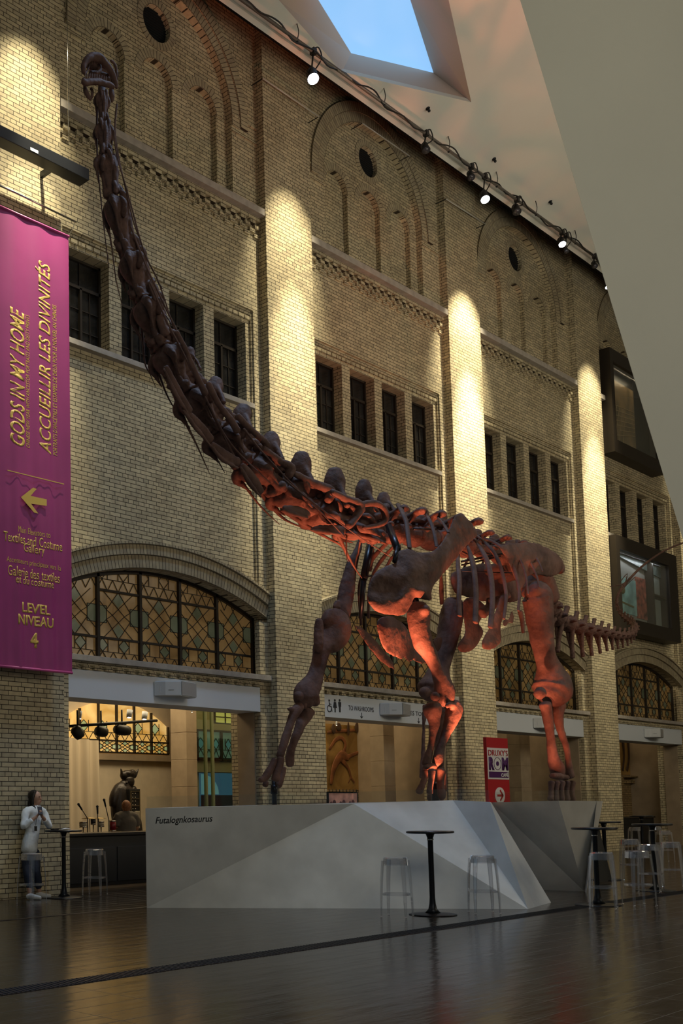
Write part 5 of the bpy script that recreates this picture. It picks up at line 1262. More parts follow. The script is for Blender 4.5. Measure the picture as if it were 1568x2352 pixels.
mb = MB(); a = at(70, 372, Y=-.555); b = at(88, 372, Y=-.555); mb.box(a.x, b.x, -.556, -.55, 12.05, 12.10); mb.build('white_label', M['white'], t)
mb = MB()
for x in (9.4, 11.0): mb.box(x, x+.06, -.30, 0, 12.08, 12.18)
mb.build('bracket', M['steel'], t)
labs = ['thin glass rod on the pier right of the first great arch', 'thin glass rod over the second great arch', 'thin glass rod on the pier right of the second great arch']
for (x0, y0, x1, y1), lb in zip(((603, 180, 732, 268), (832, 283, 940, 358), (1024, 457, 1115, 515)), labs):
    t = thing('rod_sensor', lb, 'rod', at((x0+x1)/2, (y0+y1)/2, Y=-.10), 'thin rods high on the wall')
    a, b = at(x0, y0, Y=-.10), at(x1, y1, Y=-.10)
    mb = MB(); mb.cyl(a, b, .014, 8); mb.build('rod_tube', mat('pale_tube', (.55, .55, .48), .3), t)
    for p in (a, b):
        on_pier = any(bx(k_)-PW-.05 < p.x < bx(k_)+.05 for k_ in range(5))
        mb = MB(); mb.bar(p, Vector((p.x, 0 if on_pier else YP, p.z)), .014, .014); mb.build('end_bracket', M['steel'], t)

# loudspeakers on the white headers
M['grille'] = mat('grey_grille', (.40, .39, .37), .7, bump=.5, bscale=250); M['offwhite'] = mat('off_white_case', (.62, .64, .64), .5)
for k, lb in enumerate(('white loudspeaker on the header of the first arch', 'white loudspeaker on the washroom header', 'white loudspeaker on the third header behind the hind leg', 'white loudspeaker on the header of the last arch')):
    sx = bx(k)+2.62; t = thing('loudspeaker', lb, 'loudspeaker', (sx, .0, 3.42), 'loudspeakers on the white headers')
    mb = MB(); zc = 3.53
    poly = [(sx-.36, .20), (sx-.24, .02), (sx-.02, -.16), (sx+.52, -.02), (sx+.50, .16), (sx+.2, .20)]
    mb.prism(poly, (0, 0, 0), EX, EY, EZ, zc-.13, zc+.15); mb.build('case', M['offwhite'], t, bevel=.02)
    mb = MB(); mb.prism([(sx-.01, -.172), (sx+.51, -.037), (sx+.512, -.028), (sx-.008, -.162)], (0, 0, 0), EX, EY, EZ, zc-.115, zc+.135); mb.build('grille', M['grille'], t)
    mb = MB(); mb.box(sx-.30, sx-.1, .10, .20, zc-.06, zc+.06); mb.build('wall_bracket', M['offwhite'], t)
    mb = MB(); mb.bar((sx-.20, -.015, zc-.02), (sx-.12, -.08, zc-.02), .004, .006); mb.build('maker_mark', M['ink'], t)

# washroom header lettering (it is part of the white header of the second bay)
hs = thing('header_sign', 'black washroom symbols and lettering on the second white header', 'sign', at(860, 1640, Y=.205))
M['signink'] = mat('dark_vinyl', (.03, .03, .035), .6); Yh = .206
def hx(x, y): P = at(x, y, Y=Yh); return P.x, P.z
a, z1 = hx(800, 1620); _, z0 = hx(800, 1631); b, _ = hx(858, 1632)
letters('TO WASHROOMS', (a, Yh, z0), EX, EZ, b-a, z1-z0, M['signink'], hs)
a, z1 = hx(912, 1630); _, z0 = hx(912, 1640); b, _ = hx(1000, 1640)
letters('VERS LES TOILETTES', (a, Yh, z0), EX, EZ, b-a, z1-z0, M['signink'], hs)
for ax, ay in ((830, 1637), (961, 1649)):
    X, Z = hx(ax, ay); mb = MB(); mb.box(X-.007, X+.007, Yh-.004, Yh, Z-.12, Z); mb.bar((X-.045, Yh-.002, Z-.075), (X, Yh-.002, Z-.12), .004, .014); mb.bar((X+.045, Yh-.002, Z-.075), (X, Yh-.002, Z-.12), .004, .014); mb.build('arrow', M['signink'], hs)
def disc(mb, x, z, r): mb.prism([(x+r*math.cos(R(a)), z+r*math.sin(R(a))) for a in range(0, 360, 24)], (0, 0, 0), EX, EZ, EY, Yh-.004, Yh)
for ix_, px in enumerate((769, 780)):
    X, Z = hx(px, 1621); mb = MB(); disc(mb, X, Z+.115, .028)
    body = [(-.05, .08), (.05, .08), (.045, -.02), (.03, -.02), (.025, -.14), (-.025, -.14), (-.03, -.02), (-.045, -.02)] if ix_ else [(-.035, .08), (.035, .08), (.065, -.045), (.02, -.045), (.018, -.14), (-.018, -.14), (-.02, -.045), (-.065, -.045)]
    mb.prism([(X+p[0], Z+p[1]) for p in body], (0, 0, 0), EX, EZ, EY, Yh-.004, Yh); mb.build('figure_symbol', M['signink'], hs)
X, Z = hx(756, 1622); mb = MB(); disc(mb, X, Z+.12, .025)
for i in range(10):
    t0, t1 = R(100+i*26), R(126+i*26); mb.bar((X+.0+.07*math.cos(t0), Yh-.002, Z-.05+.07*math.sin(t0)), (X+.07*math.cos(t1), Yh-.002, Z-.05+.07*math.sin(t1)), .004, .016)
mb.bar((X, Yh-.002, Z+.09), (X+.01, Yh-.002, Z), .004, .022); mb.bar((X+.01, Yh-.002, Z), (X+.07, Yh-.002, Z), .004, .018); mb.bar((X+.07, Yh-.002, Z), (X+.09, Yh-.002, Z-.11), .004, .018); mb.bar((X+.0, Yh-.002, Z+.05), (X+.07, Yh-.002, Z+.045), .004, .014)
mb.build('wheelchair_symbol', M['signink'], hs)

# display windows of the last bay
def display(label, s0, s1, z0, z1, inner, group):
    x = bx(3); t = thing('display_window', label, 'window', (x+(s0+s1)/2, -.1, z0), group)
    A, B = x+s0, x+s1; ia, ib, iz0, iz1 = inner; ia += x; ib += x
    mb = MB(); mb.prism([(A, z0), (B, z0), (B, z1), (A, z1)], (0, 0, 0), EX, EZ, EY, -.20, .20, 0, [[(ia, iz0), (ib, iz0), (ib, iz1), (ia, iz1)]]); mb.build('black_surround', M['iron'], t)
    mb = MB(); mb.box(ia, ib, -.15, -.135, iz0, iz1); mb.build('glass_pane', M['clear'], t)
    return t, ia, ib, iz0, iz1
M['sandart'] = stained_mat('carved_sandstone', ((.10, .07, .035), (.26, .17, .08)), .05)
t, ia, ib, z0, z1 = display('tall black framed display window with a carved tan panel, high in the last bay', .28, 3.95, 11.95, 15.2, (.5, 3.6, 12.35, 14.8), 'black display windows')
mb = MB(); mb.box(ia, ia+2.0, .06, .1, z0, z1-.35); mb.build('carved_panel', M['sandart'], t)
mb = MB()
for i in range(7):
    mb.bar((ia+.05, .055, z0+.25+i*.17), (ia+1.95, .055, z0+.6+i*.13), .01, .02)
for i in range(4): mb.bar((ia+.1+i*.3, .055, z0+.05), (ia+.7+i*.2, .055, z0+1.3), .01, .018)
mb.build('carved_line', mat('pale_line', (.34, .24, .12), .7), t)
mb = MB(); mb.box(ia+2.0, ib, .08, .12, z0, z1); mb.box(ia, ib, .12, .14, z0, z1); mb.build('dark_backing', M['black'], t)
t, ia, ib, z0, z1 = display('square black framed display window with a teal panel behind the curled tail', .03, 4.5, 6.5, 9.36, (.25, 3.85, 6.9, 8.95), 'black display windows')
mb = MB(); mb.box(ia, ib, .14, .16, z0, z1); mb.build('grey_backing', mat('grey_backing', (.30, .29, .26), .7), t)
mb = MB(); mb.box(ia+.05, ia+1.75, .10, .14, z0+.25, z0+1.35); mb.build('teal_panel', mat('teal_panel', (.28, .50, .48), .5, var=.4, vscale=3), t)
mb = MB(); mb.ball((ia+.75, .09, z0+.95), .16, 12, sc=(1, .3, .8)); mb.bar((ia+.2, .09, z0+.6), (ia+1.5, .09, z0+.5), .02, .05); mb.build('emblem', mat('olive_emblem', (.16, .14, .05), .5), t)
mb = MB(); mb.box(ia+1.8, ia+2.5, .10, .14, z0+.2, z0+1.5); mb.build('red_patterned_panel', mat('red_pattern', (.30, .09, .06), .6, var=.8, vscale=6), t)
mb = MB(); mb.box(ia+2.55, ia+2.63, -.1, .14, z0, z1); mb.box(ia+2.6, ib, -.1, .14, z0+.95, z0+1.03); mb.build('glazing_bar', M['iron'], t)
mb = MB(); mb.box(ia+2.66, ib-.05, .09, .13, z0+.1, z0+1.8); mb.build('grey_glass', mat('grey_glass', (.30, .33, .31), .25), t)
mb = MB(); mb.prism([(ia, z1-.05), (ib, z1-.38), (ib, z1-.02), (ia, z1-.01)], (0, 0, 0), EX, EZ, EY, .05, .13); mb.build('soffit', mat('mottled_soffit', (.08, .10, .09), .3, var=.7, vscale=5), t)

light('display_lamp', 'AREA', (bx(3)+2.0, -.11, 8.9), (bx(3)+2.0, .10, 7.4), 8, (.9, .95, 1), shape='RECTANGLE', size=3.0, size_y=.05)
light('display_lamp', 'AREA', (bx(3)+1.6, -.11, 14.7), (bx(3)+1.6, .08, 13.0), 6, (1, .8, .5), shape='RECTANGLE', size=1.8, size_y=.05)
# red cafe sign
cs = thing('cafe_sign', 'upright red cafe sign with white panel and white arrow disc behind the plinth', 'sign', (23.6, -1.0, 0))
Ys = -1.0; a = at(1116, 1693, Y=Ys); b = at(1165, 1694, Y=Ys); ZT_ = a.z; XA, XB = a.x, b.x
M['signred'] = mat('sign_red', (.42, .012, .018), .5); M['signwhite'] = mat('sign_white', (.70, .68, .66), .5); M['purple'] = mat('sign_purple', (.07, .012, .10), .5)
mb = MB(); mb.box(XA, XB, Ys, Ys+.08, .04, ZT_); mb.build('red_board', M['signred'], cs, bevel=.004)
mb = MB(); mb.box(XA-.1, XB+.1, Ys-.15, Ys+.25, 0, .04); mb.build('base_plate', M['steel'], cs)
def sz(y): return at(1141, y, Y=Ys-.01).z
W_ = XB-XA
mb = MB(); mb.box(XA+.01, XB-.01, Ys-.006, Ys, sz(1790), sz(1718)); mb.build('white_panel', M['signwhite'], cs)
def sl(s, u0, u1, y0, y1, m_, **kw): letters(s, (XA+W_*u0, Ys-.012, sz(y1)), EX, EZ, W_*(u1-u0), sz(y0)-sz(y1), m_, cs, thick=.004, **kw)
sl("DRUXY'S", .05, .95, 1722.5, 1736, M['signred'], bold=.0)
sl('R', .06, .30, 1739, 1769, M['purple'], bold=.06); sl('M', .66, .96, 1739, 1769, M['purple'], bold=.06)
mb = MB(); cx_, cz_ = XA+W_*.46, (sz(1739)+sz(1769))/2; hz = (sz(1739)-sz(1769))/2
mb.prism([(cx_+W_*.17*math.cos(R(a)), cz_+hz*.98*math.sin(R(a))) for a in range(0, 360, 15)], (0, 0, 0), EX, EZ, EY, Ys-.012, Ys-.008, 0, [[(cx_+W_*.155*math.cos(R(a)), cz_+hz*.90*math.sin(R(a))) for a in range(0, 360, 15)]])
mb.prism([(cx_+W_*.065*math.cos(R(a)), cz_+hz*.36*math.sin(R(a))) for a in range(0, 360, 15)], (0, 0, 0), EX, EZ, EY, Ys-.012, Ys-.008); mb.build('letter_o', M['purple'], cs)
mb = MB(); mb.box(XA+W_*.05, XB-W_*.05, Ys-.012, Ys-.006, sz(1786), sz(1772.5)); mb.build('purple_band', M['purple'], cs)
sl('CAFÉ', .60, .93, 1774, 1784.5, M['signwhite'], bold=.05)
mb = MB(); cx_, cz_ = XA+W_*.52, sz(1827); mb.prism([(cx_+W_*.23*math.cos(R(a)), cz_+.19*math.sin(R(a))) for a in range(0, 360, 12)], (0, 0, 0), EX, EZ, EY, Ys-.008, Ys); mb.build('white_disc', M['signwhite'], cs)
mb = MB(); yy = Ys-.012
for p, q_ in (((-.13, 0), (.12, 0)), ((.0, .12), (.13, -.005)), ((.0, -.12), (.13, .005))): mb.bar((cx_+p[0], yy, cz_+p[1]), (cx_+q_[0], yy, cz_+q_[1]), .005, .045)
mb.build('red_arrow', M['signred'], cs)

# pink picture board behind the plinth
Yp = -.4; ps = thing('picture_board', 'low pink framed picture board with fringe behind the plinth', 'poster', (18.45, Yp, 0))
a, b = at(754, 1821, Y=Yp), at(819, 1818, Y=Yp)
mb = MB(); mb.box(a.x, b.x, Yp, Yp+.03, .55, 1.655); mb.build('printed_sheet', mat('pink_print', (.70, .36, .30), .6, var=.35, vscale=5), ps)
mb = MB()
for i, cl in enumerate(range(9)):
    mb.ball((a.x+.08+i*.105, Yp-.004, 1.42+.04*math.sin(i*2.1)), .055, 10, sc=(1, .12, 1.2))
mb.build('printed_face_row', mat('dark_print', (.10, .03, .035), .6, var=.8, vscale=14), ps)
mb = MB(); mb.box(a.x+.02, a.x+.34, Yp-.008, Yp-.004, 1.2, 1.40); mb.box(b.x-.22, b.x-.06, Yp-.008, Yp-.004, 1.25, 1.44); mb.build('printed_white_patch', M['signwhite'], ps)
mb = MB(); mb.box(a.x-.015, b.x+.015, Yp-.01, Yp+.035, 1.655, 1.675); mb.box(a.x-.02, a.x, Yp-.01, Yp+.035, 0, 1.675); mb.box(b.x, b.x+.02, Yp-.01, Yp+.035, 0, 1.675)
mb.build('frame', M['steel'], ps)
mb = MB()
for i in range(9): mb.cyl((a.x+.03+i*.115, Yp, 1.675), (a.x+.03+i*.115, Yp, 1.73), .008, 6)
mb.build('finial', M['steel'], ps)

# ================================================================== TRACK LIGHTING
TY = -1.2
pipe0, pipe1 = at(470, -56, Y=TY), at(1379, 586, Y=TY); zt = 16.62
mb = MB(); mb.cyl((12.5, TY, zt), (31.5, TY, zt), .035, 12); o = mb.build('lighting_pipe', mat('grey_pipe', (.17, .155, .135), .4, metal=.3)); tag(o, 'long grey lighting pipe under the edge of the sloping ceiling', 'pipe')
mb = MB(); pts = [(12.6+i*.35, TY-.03+.03*math.sin(i*1.3), zt-.02+.07*math.sin(i*2.1)+.05*math.cos(i*.7)) for i in range(54)]; mb.tube(pts, [.016]*54, n=6, sub=3); o = mb.build('power_cable', M['black']); tag(o, 'black power cable winding along the lighting pipe', 'cable')
for i, xh in enumerate((14.4, 16.6, 19.6, 22.2, 24.4, 26.4, 28.6, 30.2)):
    zc = 16.80+.42*(-TY-.8)+.02
    mb = MB(); mb.tube([(xh, TY, zt), (xh+.03, TY-.02, zt+.18), (xh, TY, zc)], [.010]*3, n=6, sub=3); mb.ball((xh, TY, zt-.03), .03, 8)
    o = mb.build('pipe_hanger', M['steel']); tag(o, ['first', 'second', 'third', 'fourth', 'fifth', 'sixth', 'seventh', 'eighth'][i]+' wire hanger of the lighting pipe from the left', 'hanger', 'wire hangers of the lighting pipe')
M['lens_on'] = mat('lit_spot_lens', (1, 1, 1), .3, emit=(.92, .95, 1.0), es=9); M['lens_off'] = mat('dark_lens', (.05, .05, .06), .15)
FX = [(719, 181, 13, 1, 'large lit spotlight nearest the skylight'), (978, 345, 9, 0, 'dark spotlight with a small glint, second along the pipe'), (1082, 408, 8, 0, 'dark spotlight just left of the second lit one'), (1114, 458, 10, 1, 'lit spotlight in the middle of the pipe'), (1187, 487, 9, 0, 'dark spotlight between the middle and right lit ones'),
      (1291, 561, 8, 1, 'lit spotlight at the right part of the pipe'), (1301, 578, 5, 0, 'small dark spotlight tucked under the right lit one'), (1366, 612, 6, 0, 'dark spotlight at the end of the pipe'), (1394, 660, 4.5, 1, 'tiny lit spotlight at the edge of the leaning wall')]
for i, (x, y, r, on, lb) in enumerate(FX):
    P = at(x, y, Y=TY-.02); t = thing('spotlight', lb, 'spotlight', P-Vector((0, 0, .1)), 'spotlights on the lighting pipe')
    u = mpp(P)*r; d = (Vector((P.x-4, -6.5, 3))-P).normalized(); 
    m = MB(); m.tube([P-d*u*2.6, P-d*u*2.2, P-d*u*.2, P], [u*.55, u*.9, u*1.0, u*1.12], n=18, cap=False); m.build('lamp_housing', M['black'], t)
    m = MB(); m.tube([P-d*.004, P+d*.012], [u*.98, u*.98], n=18, cap=False); m.build('lens', M['lens_on'] if on else M['lens_off'], t)
    m = MB(); top = Vector((P.x+.05, TY, zt-.04)); b = P-d*u*1.3
    m.tube([top, b+Vector((0, 0, u*1.6)), b+Vector((-u*1.1, 0, u*.4)), b+Vector((-u*1.1, 0, 0))], [.018]*4, n=6); m.tube([b+Vector((0, 0, u*1.6)), b+Vector((u*1.1, 0, u*.4)), b+Vector((u*1.1, 0, 0))], [.018]*3, n=6); m.build('yoke', M['black'], t)
    m = MB(); m.tube([top+Vector((0, 0, .1)), top+Vector((.12, -.05, .16)), top+Vector((.22, -.04, -.02)), b+Vector((.06, 0, .1))], [.014]*4, n=6, sub=4); m.box(top.x-.05, top.x+.05, TY-.06, TY+.05, zt-.06, zt+.06); m.build('clamp_and_flex', M['black'], t)
for i, (x, y) in enumerate(((982, 249), (1134, 365), (1263, 463))):
    P = on_ceil(x, y); m = MB(); m.cyl(P+CN*.0, P+CN*.06, .02, 8); m.ball(P+CN*.08, .035, 8); m.cyl(P, P+CN*.01, .05, 12)
    o = m.build('sprinkler', M['steel'], origin=P); tag(o, ['left', 'middle', 'right'][i]+' small sprinkler head on the sloping ceiling', 'sprinkler', 'sprinkler heads on the sloping ceiling')
# ================================================================== STOOLS AND TALL TABLES
def sq(r, n=32, e=.42):
    out = []
    for k in range(n):
        t = 2*math.pi*k/n; c, s_ = math.cos(t), math.sin(t)
        out.append((r*math.copysign(abs(c)**(2*e/1.0), c), r*math.copysign(abs(s_)**(2*e/1.0), s_)))
    return out
def make_stool(loc, rz, label, group):
    t = thing('bar_stool', label, 'stool', loc, group, rz)
    def B(name, m, mt=None):
        o = m.build(name, mt or M['acrylic'], None, origin=(0, 0, 0)); o.parent = t; return o
    H_ = .742
    m = MB(); n = 32; A = sq(.142, n, .40)
    def ringv(s_, z): return [(p[0]*s_, p[1]*s_, z) for p in A]
    prof = [(.93, H_), (1.0, H_-.012), (1.04, H_-.10), (1.02, H_-.10), (.98, H_-.015), (.92, H_-.012)]
    vs = []
    for s_, z in prof: vs += ringv(s_, z)
    fs = [(i*n+k, i*n+(k+1) % n, (i+1)*n+(k+1) % n, (i+1)*n+k) for i in range(len(prof)-1) for k in range(n)]
    fs += [tuple(range(n)), tuple((len(prof)-1)*n+k for k in reversed(range(n)))]
    m.add(vs, fs, 0, False); B('seat', m)
    for sx, sy in ((1, 1), (1, -1), (-1, -1), (-1, 1)):
        m = MB(); a = Vector((sx*.118, sy*.118, H_-.04)); b = Vector((sx*.150, sy*.150, .02)); d = Vector((sx, sy, 0)).normalized(); tv = Vector((-sy, sx, 0)).normalized()
        vs = []
        for tt, w, th in ((0, .030, .014), (.35, .026, .013), (.75, .021, .012), (1, .015, .011)):
            c_ = a.lerp(b, tt)+d*(.010*math.sin(tt*3.14))
            vs += [c_+tv*w+d*0, c_+tv*w+d*th, c_+tv*(w-.006)+d*th, c_+tv*(w-.006)+d*.005, c_-tv*(w-.006)+d*.005, c_-tv*(w-.006)+d*th, c_-tv*w+d*th, c_-tv*w]
        fs = [(i*8+k, i*8+(k+1) % 8, (i+1)*8+(k+1) % 8, (i+1)*8+k) for i in range(3) for k in range(8)]+[tuple(range(8)), tuple(24+k for k in reversed(range(8)))]
        m.add(vs, fs); m.cyl(b+Vector((0, 0, 0))+d*.006, Vector((b.x, b.y, 0))+d*.006, .014, 10); B('leg', m)
    m = MB(); r0 = .155; A2 = sq(1, 32, .38); vs = []
    for rr, z in ((r0, .295), (r0+.016, .295), (r0+.016, .270), (r0, .270)): vs += [(p[0]*rr, p[1]*rr, z) for p in A2]
    fs = [(i*32+k, i*32+(k+1) % 32, ((i+1) % 4)*32+(k+1) % 32, ((i+1) % 4)*32+k) for i in range(4) for k in range(32)]
    m.add(vs, fs); B('foot_ring', m)
    return t
SG = 'clear acrylic bar stools'
ST = [(912, 2106, 'clear bar stool left of the front table before the plinth', .3), (1112, 2098, 'clear bar stool right of the front table before the plinth', .8), (218, 2056, 'clear bar stool in front of the black bar counter', .5), (73, 2076, 'clear bar stool in front of the standing woman', .2),
      (1386, 2087, 'clear bar stool nearest the right front table, just in front of its pole', .35), (1468, 2080, 'frontmost clear bar stool of the right cluster, right of the right front table', .9), (1496, 2048, 'clear bar stool behind the frontmost one of the right cluster', .2), (1450, 2022, 'clear bar stool half hidden behind the frontmost one, its seat level with their tables', .6),
      (1545, 2037, 'clear bar stool at the right edge of the picture', .4), (1461, 1963, 'farthest clear bar stool on the left, before the black counter', .1), (1507, 1960, 'farthest clear bar stool on the right, before the black counter', .5), (1527, 1980, 'small far clear bar stool with a dark bag-like shadow, near the right pier', .8)]
st0 = None
for x, y, lb, rz in ST:
    P = at(x, y, Z=0)
    if st0 is None: st0 = make_stool(P, rz, lb, SG); kids0 = children(st0)
    else:
        c = st0.copy(); C.objects.link(c); c.location = P; c.rotation_euler = (0, 0, rz); c['label'] = lb
        for k_ in kids0: d_k = k_.copy(); C.objects.link(d_k); d_k.parent = c
bpy.data.objects[st0.name]['label'] = ST[0][2]
M['tabletop'] = mat('black_table_top', (.018, .018, .02), .3)
def make_table(loc, label, group, h=1.06):
    t = thing('bistro_table', label, 'table', loc, group)
    def B(name, m, mt, bv=0):
        o = m.build(name, mt, None, origin=(0, 0, 0), bevel=bv); o.parent = t; return o
    m = MB(); m.lathe((0, 0, 0), [(.285, h-.03), (.298, h-.022), (.298, h-.006), (.29, h)], 40); B('table_top', m, M['tabletop'])
    m = MB(); m.lathe((0, 0, 0), [(.10, .022), (.055, .07), (.040, .14), (.034, .22), (.034, h-.10), (.05, h-.05), (.06, h-.03)], 24); B('pole', m, M['steel'])
    m = MB(); m.lathe((0, 0, 0), [(.295, 0), (.298, .008), (.27, .014), (.16, .020), (.10, .026)], 40); B('base_plate', m, M['steel'])
    m = MB(); m.lathe((0, 0, 0), [(.036, h-.12), (.042, h-.115), (.042, h-.10), (.036, h-.095)], 20); B('collar', m, M['chrome'])
    return t
TBL = [(994, 2101, 'black round bar table between two clear stools, front centre'), (1373, 2079, 'black round bar table at the right end of the plinth'), (147, 2062, 'black round bar table beside the woman in white'), (1392, 2021, 'black round bar table just behind the right front table'), (1505, 2046, 'black round bar table amid the right cluster of stools'), (1477, 1967, 'farthest black round bar table, before the last arch')]
t0 = None
for x, y, lb in TBL:
    P = at(x, y, Z=0)
    if t0 is None: t0 = make_table(P, lb, 'round black bar tables'); kt = children(t0)
    else:
        c = t0.copy(); C.objects.link(c); c.location = P; c['label'] = lb
        for k_ in kt: d_k = k_.copy(); C.objects.link(d_k); d_k.parent = c
# black folded sign board near the far tables
P = at(1397, 2024, Z=0); t = thing('sandwich_board', 'tall black folding sign board beside the third pier', 'sign', P+Vector((0, .25, 0)))
mb = MB(); o_ = P+Vector((0, .25, 0))
mb.add([o_+Vector((-.30, -.22, 0)), o_+Vector((.22, -.22, 0)), o_+Vector((.10, -.02, 1.27)), o_+Vector((-.22, -.02, 1.27)), o_+Vector((-.30, -.19, 0)), o_+Vector((.22, -.19, 0)), o_+Vector((.10, .01, 1.27)), o_+Vector((-.22, .01, 1.27))], [(0, 1, 2, 3), (7, 6, 5, 4), (0, 4, 5, 1), (1, 5, 6, 2), (2, 6, 7, 3), (3, 7, 4, 0)]); mb.build('front_board', M['black'], t)
mb = MB(); mb.bar(o_+Vector((-.25, .22, 0)), o_+Vector((-.20, .015, 1.24)), .04, .03); mb.bar(o_+Vector((.18, .22, 0)), o_+Vector((.08, .015, 1.24)), .04, .03); mb.bar(o_+Vector((-.23, .17, .4)), o_+Vector((.15, .17, .4)), .03, .02); mb.build('back_frame', M['black'], t)
# things on the woman's table
P = at(147, 2062, Z=0); 
mb = MB(); a = at(151, 1901, Y=P.y); mb.tube([a-Vector((.09, 0, 0)), a+Vector((.02, .03, .008)), a+Vector((.12, .05, .002))], [.018, .026, .018], n=10, flat=.5, ref=EZ); 
o = mb.build('folded_paper', mat('white_paper', (.7, .7, .7), .6)); o.location.z = 1.061; tag(o, 'crumpled white paper on the table beside the woman', 'paper')
mb = MB(); a = at(126, 1902, Y=P.y); mb.box(a.x-.06, a.x+.05, a.y-.04, a.y+.04, 1.061, 1.085); o = mb.build('wallet', M['black'], bevel=.008); tag(o, 'small black wallet on the table beside the woman', 'wallet')

# ================================================================== PEOPLE
def skin_mesh(name, J, E, mt, parent, sub=2, root=0):
    """J: list of (Vector, rx, ry); E: edges; grown with a skin modifier"""
    me = bpy.data.meshes.new(name); org = rootloc(parent)
    me.from_pydata([Vector(j[0])-org for j in J], E, []); o = bpy.data.objects.new(name, me); C.objects.link(o); o.parent = parent
    sk_ = o.modifiers.new('skin', 'SKIN'); sk_.use_smooth_shade = True
    L = me.skin_vertices[0].data
    for i, j in enumerate(J): L[i].radius = (j[1], j[2] if len(j) > 2 else j[1]); L[i].use_root = (i == root)
    s_ = o.modifiers.new('sub', 'SUBSURF'); s_.levels = sub; s_.render_levels = sub
    me.materials.append(mt); bake(o, True)
    if len(o.data.materials) == 0: o.data.materials.append(mt)
    return o
M['skin'] = mat('skin', (.52, .30, .21), .5); M['skin2'] = mat('warm_skin', (.50, .25, .14), .5)
M['hair'] = mat('black_hair', (.012, .009, .008), .35); M['redhair'] = mat('red_brown_hair', (.24, .09, .03), .6, var=.3, vscale=30)
M['shirt'] = mat('white_blouse', (.74, .78, .80), .7, bump=.25, bscale=14); M['denim'] = mat('dark_denim', (.018, .026, .05), .75, bump=.2, bscale=60)
M['greyshirt'] = mat('grey_shirt', (.12, .10, .075), .85, bump=.3, bscale=12)
wm = thing('person', 'woman in white blouse and dark jeans leaning on the brick pier with a phone', 'person', at(76, 2060, Y=-.24)*1.0)
wm.location.z = 0
def w_(x, y, Y, dz=0): return at(x, y, Y=Y+.17)
face = Vector((.45, -.89, 0)).normalized(); sidev = Vector((.89, .45, 0)).normalized()   # she faces the hall, a little to the right
hd = w_(82, 1833, -.36); 
# one continuous body: head, neck, torso, arms, hands with fingers, legs
m = MB()
def hpt(f, s_, u): return hd+face*f+sidev*s_+Vector((0, 0, u))
rotf = Matrix((sidev, -face, Vector((0, 0, 1)))).transposed()
m.ball(hpt(0, 0, .01), .092, 20, sc=(.86, 1.0, 1.12), rot=rotf)
m.ball(hpt(.025, 0, -.055), .066, 16, sc=(.86, .95, 1.05), rot=rotf)
m.tube([hpt(.088, 0, .005), hpt(.102, 0, -.018), hpt(.092, 0, -.030)], [.009, .013, .011], n=8)
m.tube([hpt(.080, -.022, -.055), hpt(.089, 0, -.054), hpt(.080, .022, -.055)], [.007, .010, .007], n=8)
for s_ in (-1, 1): m.ball(hpt(-.005, s_*.082, -.015), .018, 8, sc=(.4, .8, 1.3), rot=rotf); m.ball(hpt(.076, s_*.030, .012), .014, 8)
chest = w_(78, 1880, -.36); pel = w_(68, 1944, -.30); neck_ = w_(81, 1850, -.36)
m.tube([hpt(0, 0, -.06), neck_, w_(80, 1858, -.36)], [.05, .047, .06], n=12)
m.tube([w_(80, 1858, -.36), chest, w_(73, 1912, -.33), pel, w_(69, 1958, -.30)], [.075, .13, .115, .14, .13], n=18, sub=4, flat=.72, ref=face)
RS, LS = w_(60, 1866, -.40), w_(99, 1866, -.36)
RE, LE = w_(54, 1898, -.50), w_(113, 1897, -.46)
RH, LH = w_(84, 1876, -.62), w_(96, 1874, -.62)
m.tube([w_(76, 1861, -.37), RS, RE], [.07, .055, .04], n=12, sub=3); m.tube([RE, RE.lerp(RH, .5), RH], [.04, .036, .024], n=12, sub=3)
m.tube([w_(82, 1861, -.36), LS, LE], [.07, .055, .04], n=12, sub=3); m.tube([LE, LE.lerp(LH, .5), LH], [.04, .036, .024], n=12, sub=3)
ph = w_(92, 1866, -.66)
def hand(W_, toward, s_):
    d = (toward-W_).normalized(); up = Vector((0, 0, 1)); sd = d.cross(up).normalized()*s_; n_ = sd.cross(d).normalized()
    palm = W_+d*.045; m.tube([W_, palm, W_+d*.075], [.022, .036, .034], n=12, flat=.55, ref=n_)
    for k, L_ in enumerate((.058, .066, .062, .048)):
        b = W_+d*.075+sd*(-.026+.017*k); m.tube([b, b+d*L_*.5+n_*.006*s_, b+d*L_*.8+n_*.024*s_-d*.004], [.0085, .008, .0065], n=7)
    b = W_+d*.03-sd*.030; m.tube([b, b+d*.028-sd*.012, b+d*.052-sd*.004+n_*.01], [.011, .010, .008], n=7)
hand(RH, ph, 1); hand(LH, ph, -1)
FT = [(70, 2053, -.52, 71, 2061), (91, 2049, -.40, 96, 2055)]
for (hx_, hy_, hY), (kx, ky, kY), (ax, ay, aY) in (((62, 1958, -.30), (62, 2004, -.40), (69, 2052, -.48)), ((77, 1958, -.30), (84, 2003, -.42), (90, 2048, -.38))):
    a, b, c_ = w_(hx_, hy_, hY), w_(kx, ky, kY), w_(ax, ay, aY); m.tube([a, a.lerp(b, .5), b, b.lerp(c_, .4), c_], [.088, .078, .056, .054, .036], n=14, sub=3)
m.build('body', M['skin'], wm, remesh=.0085, smooth_it=2)
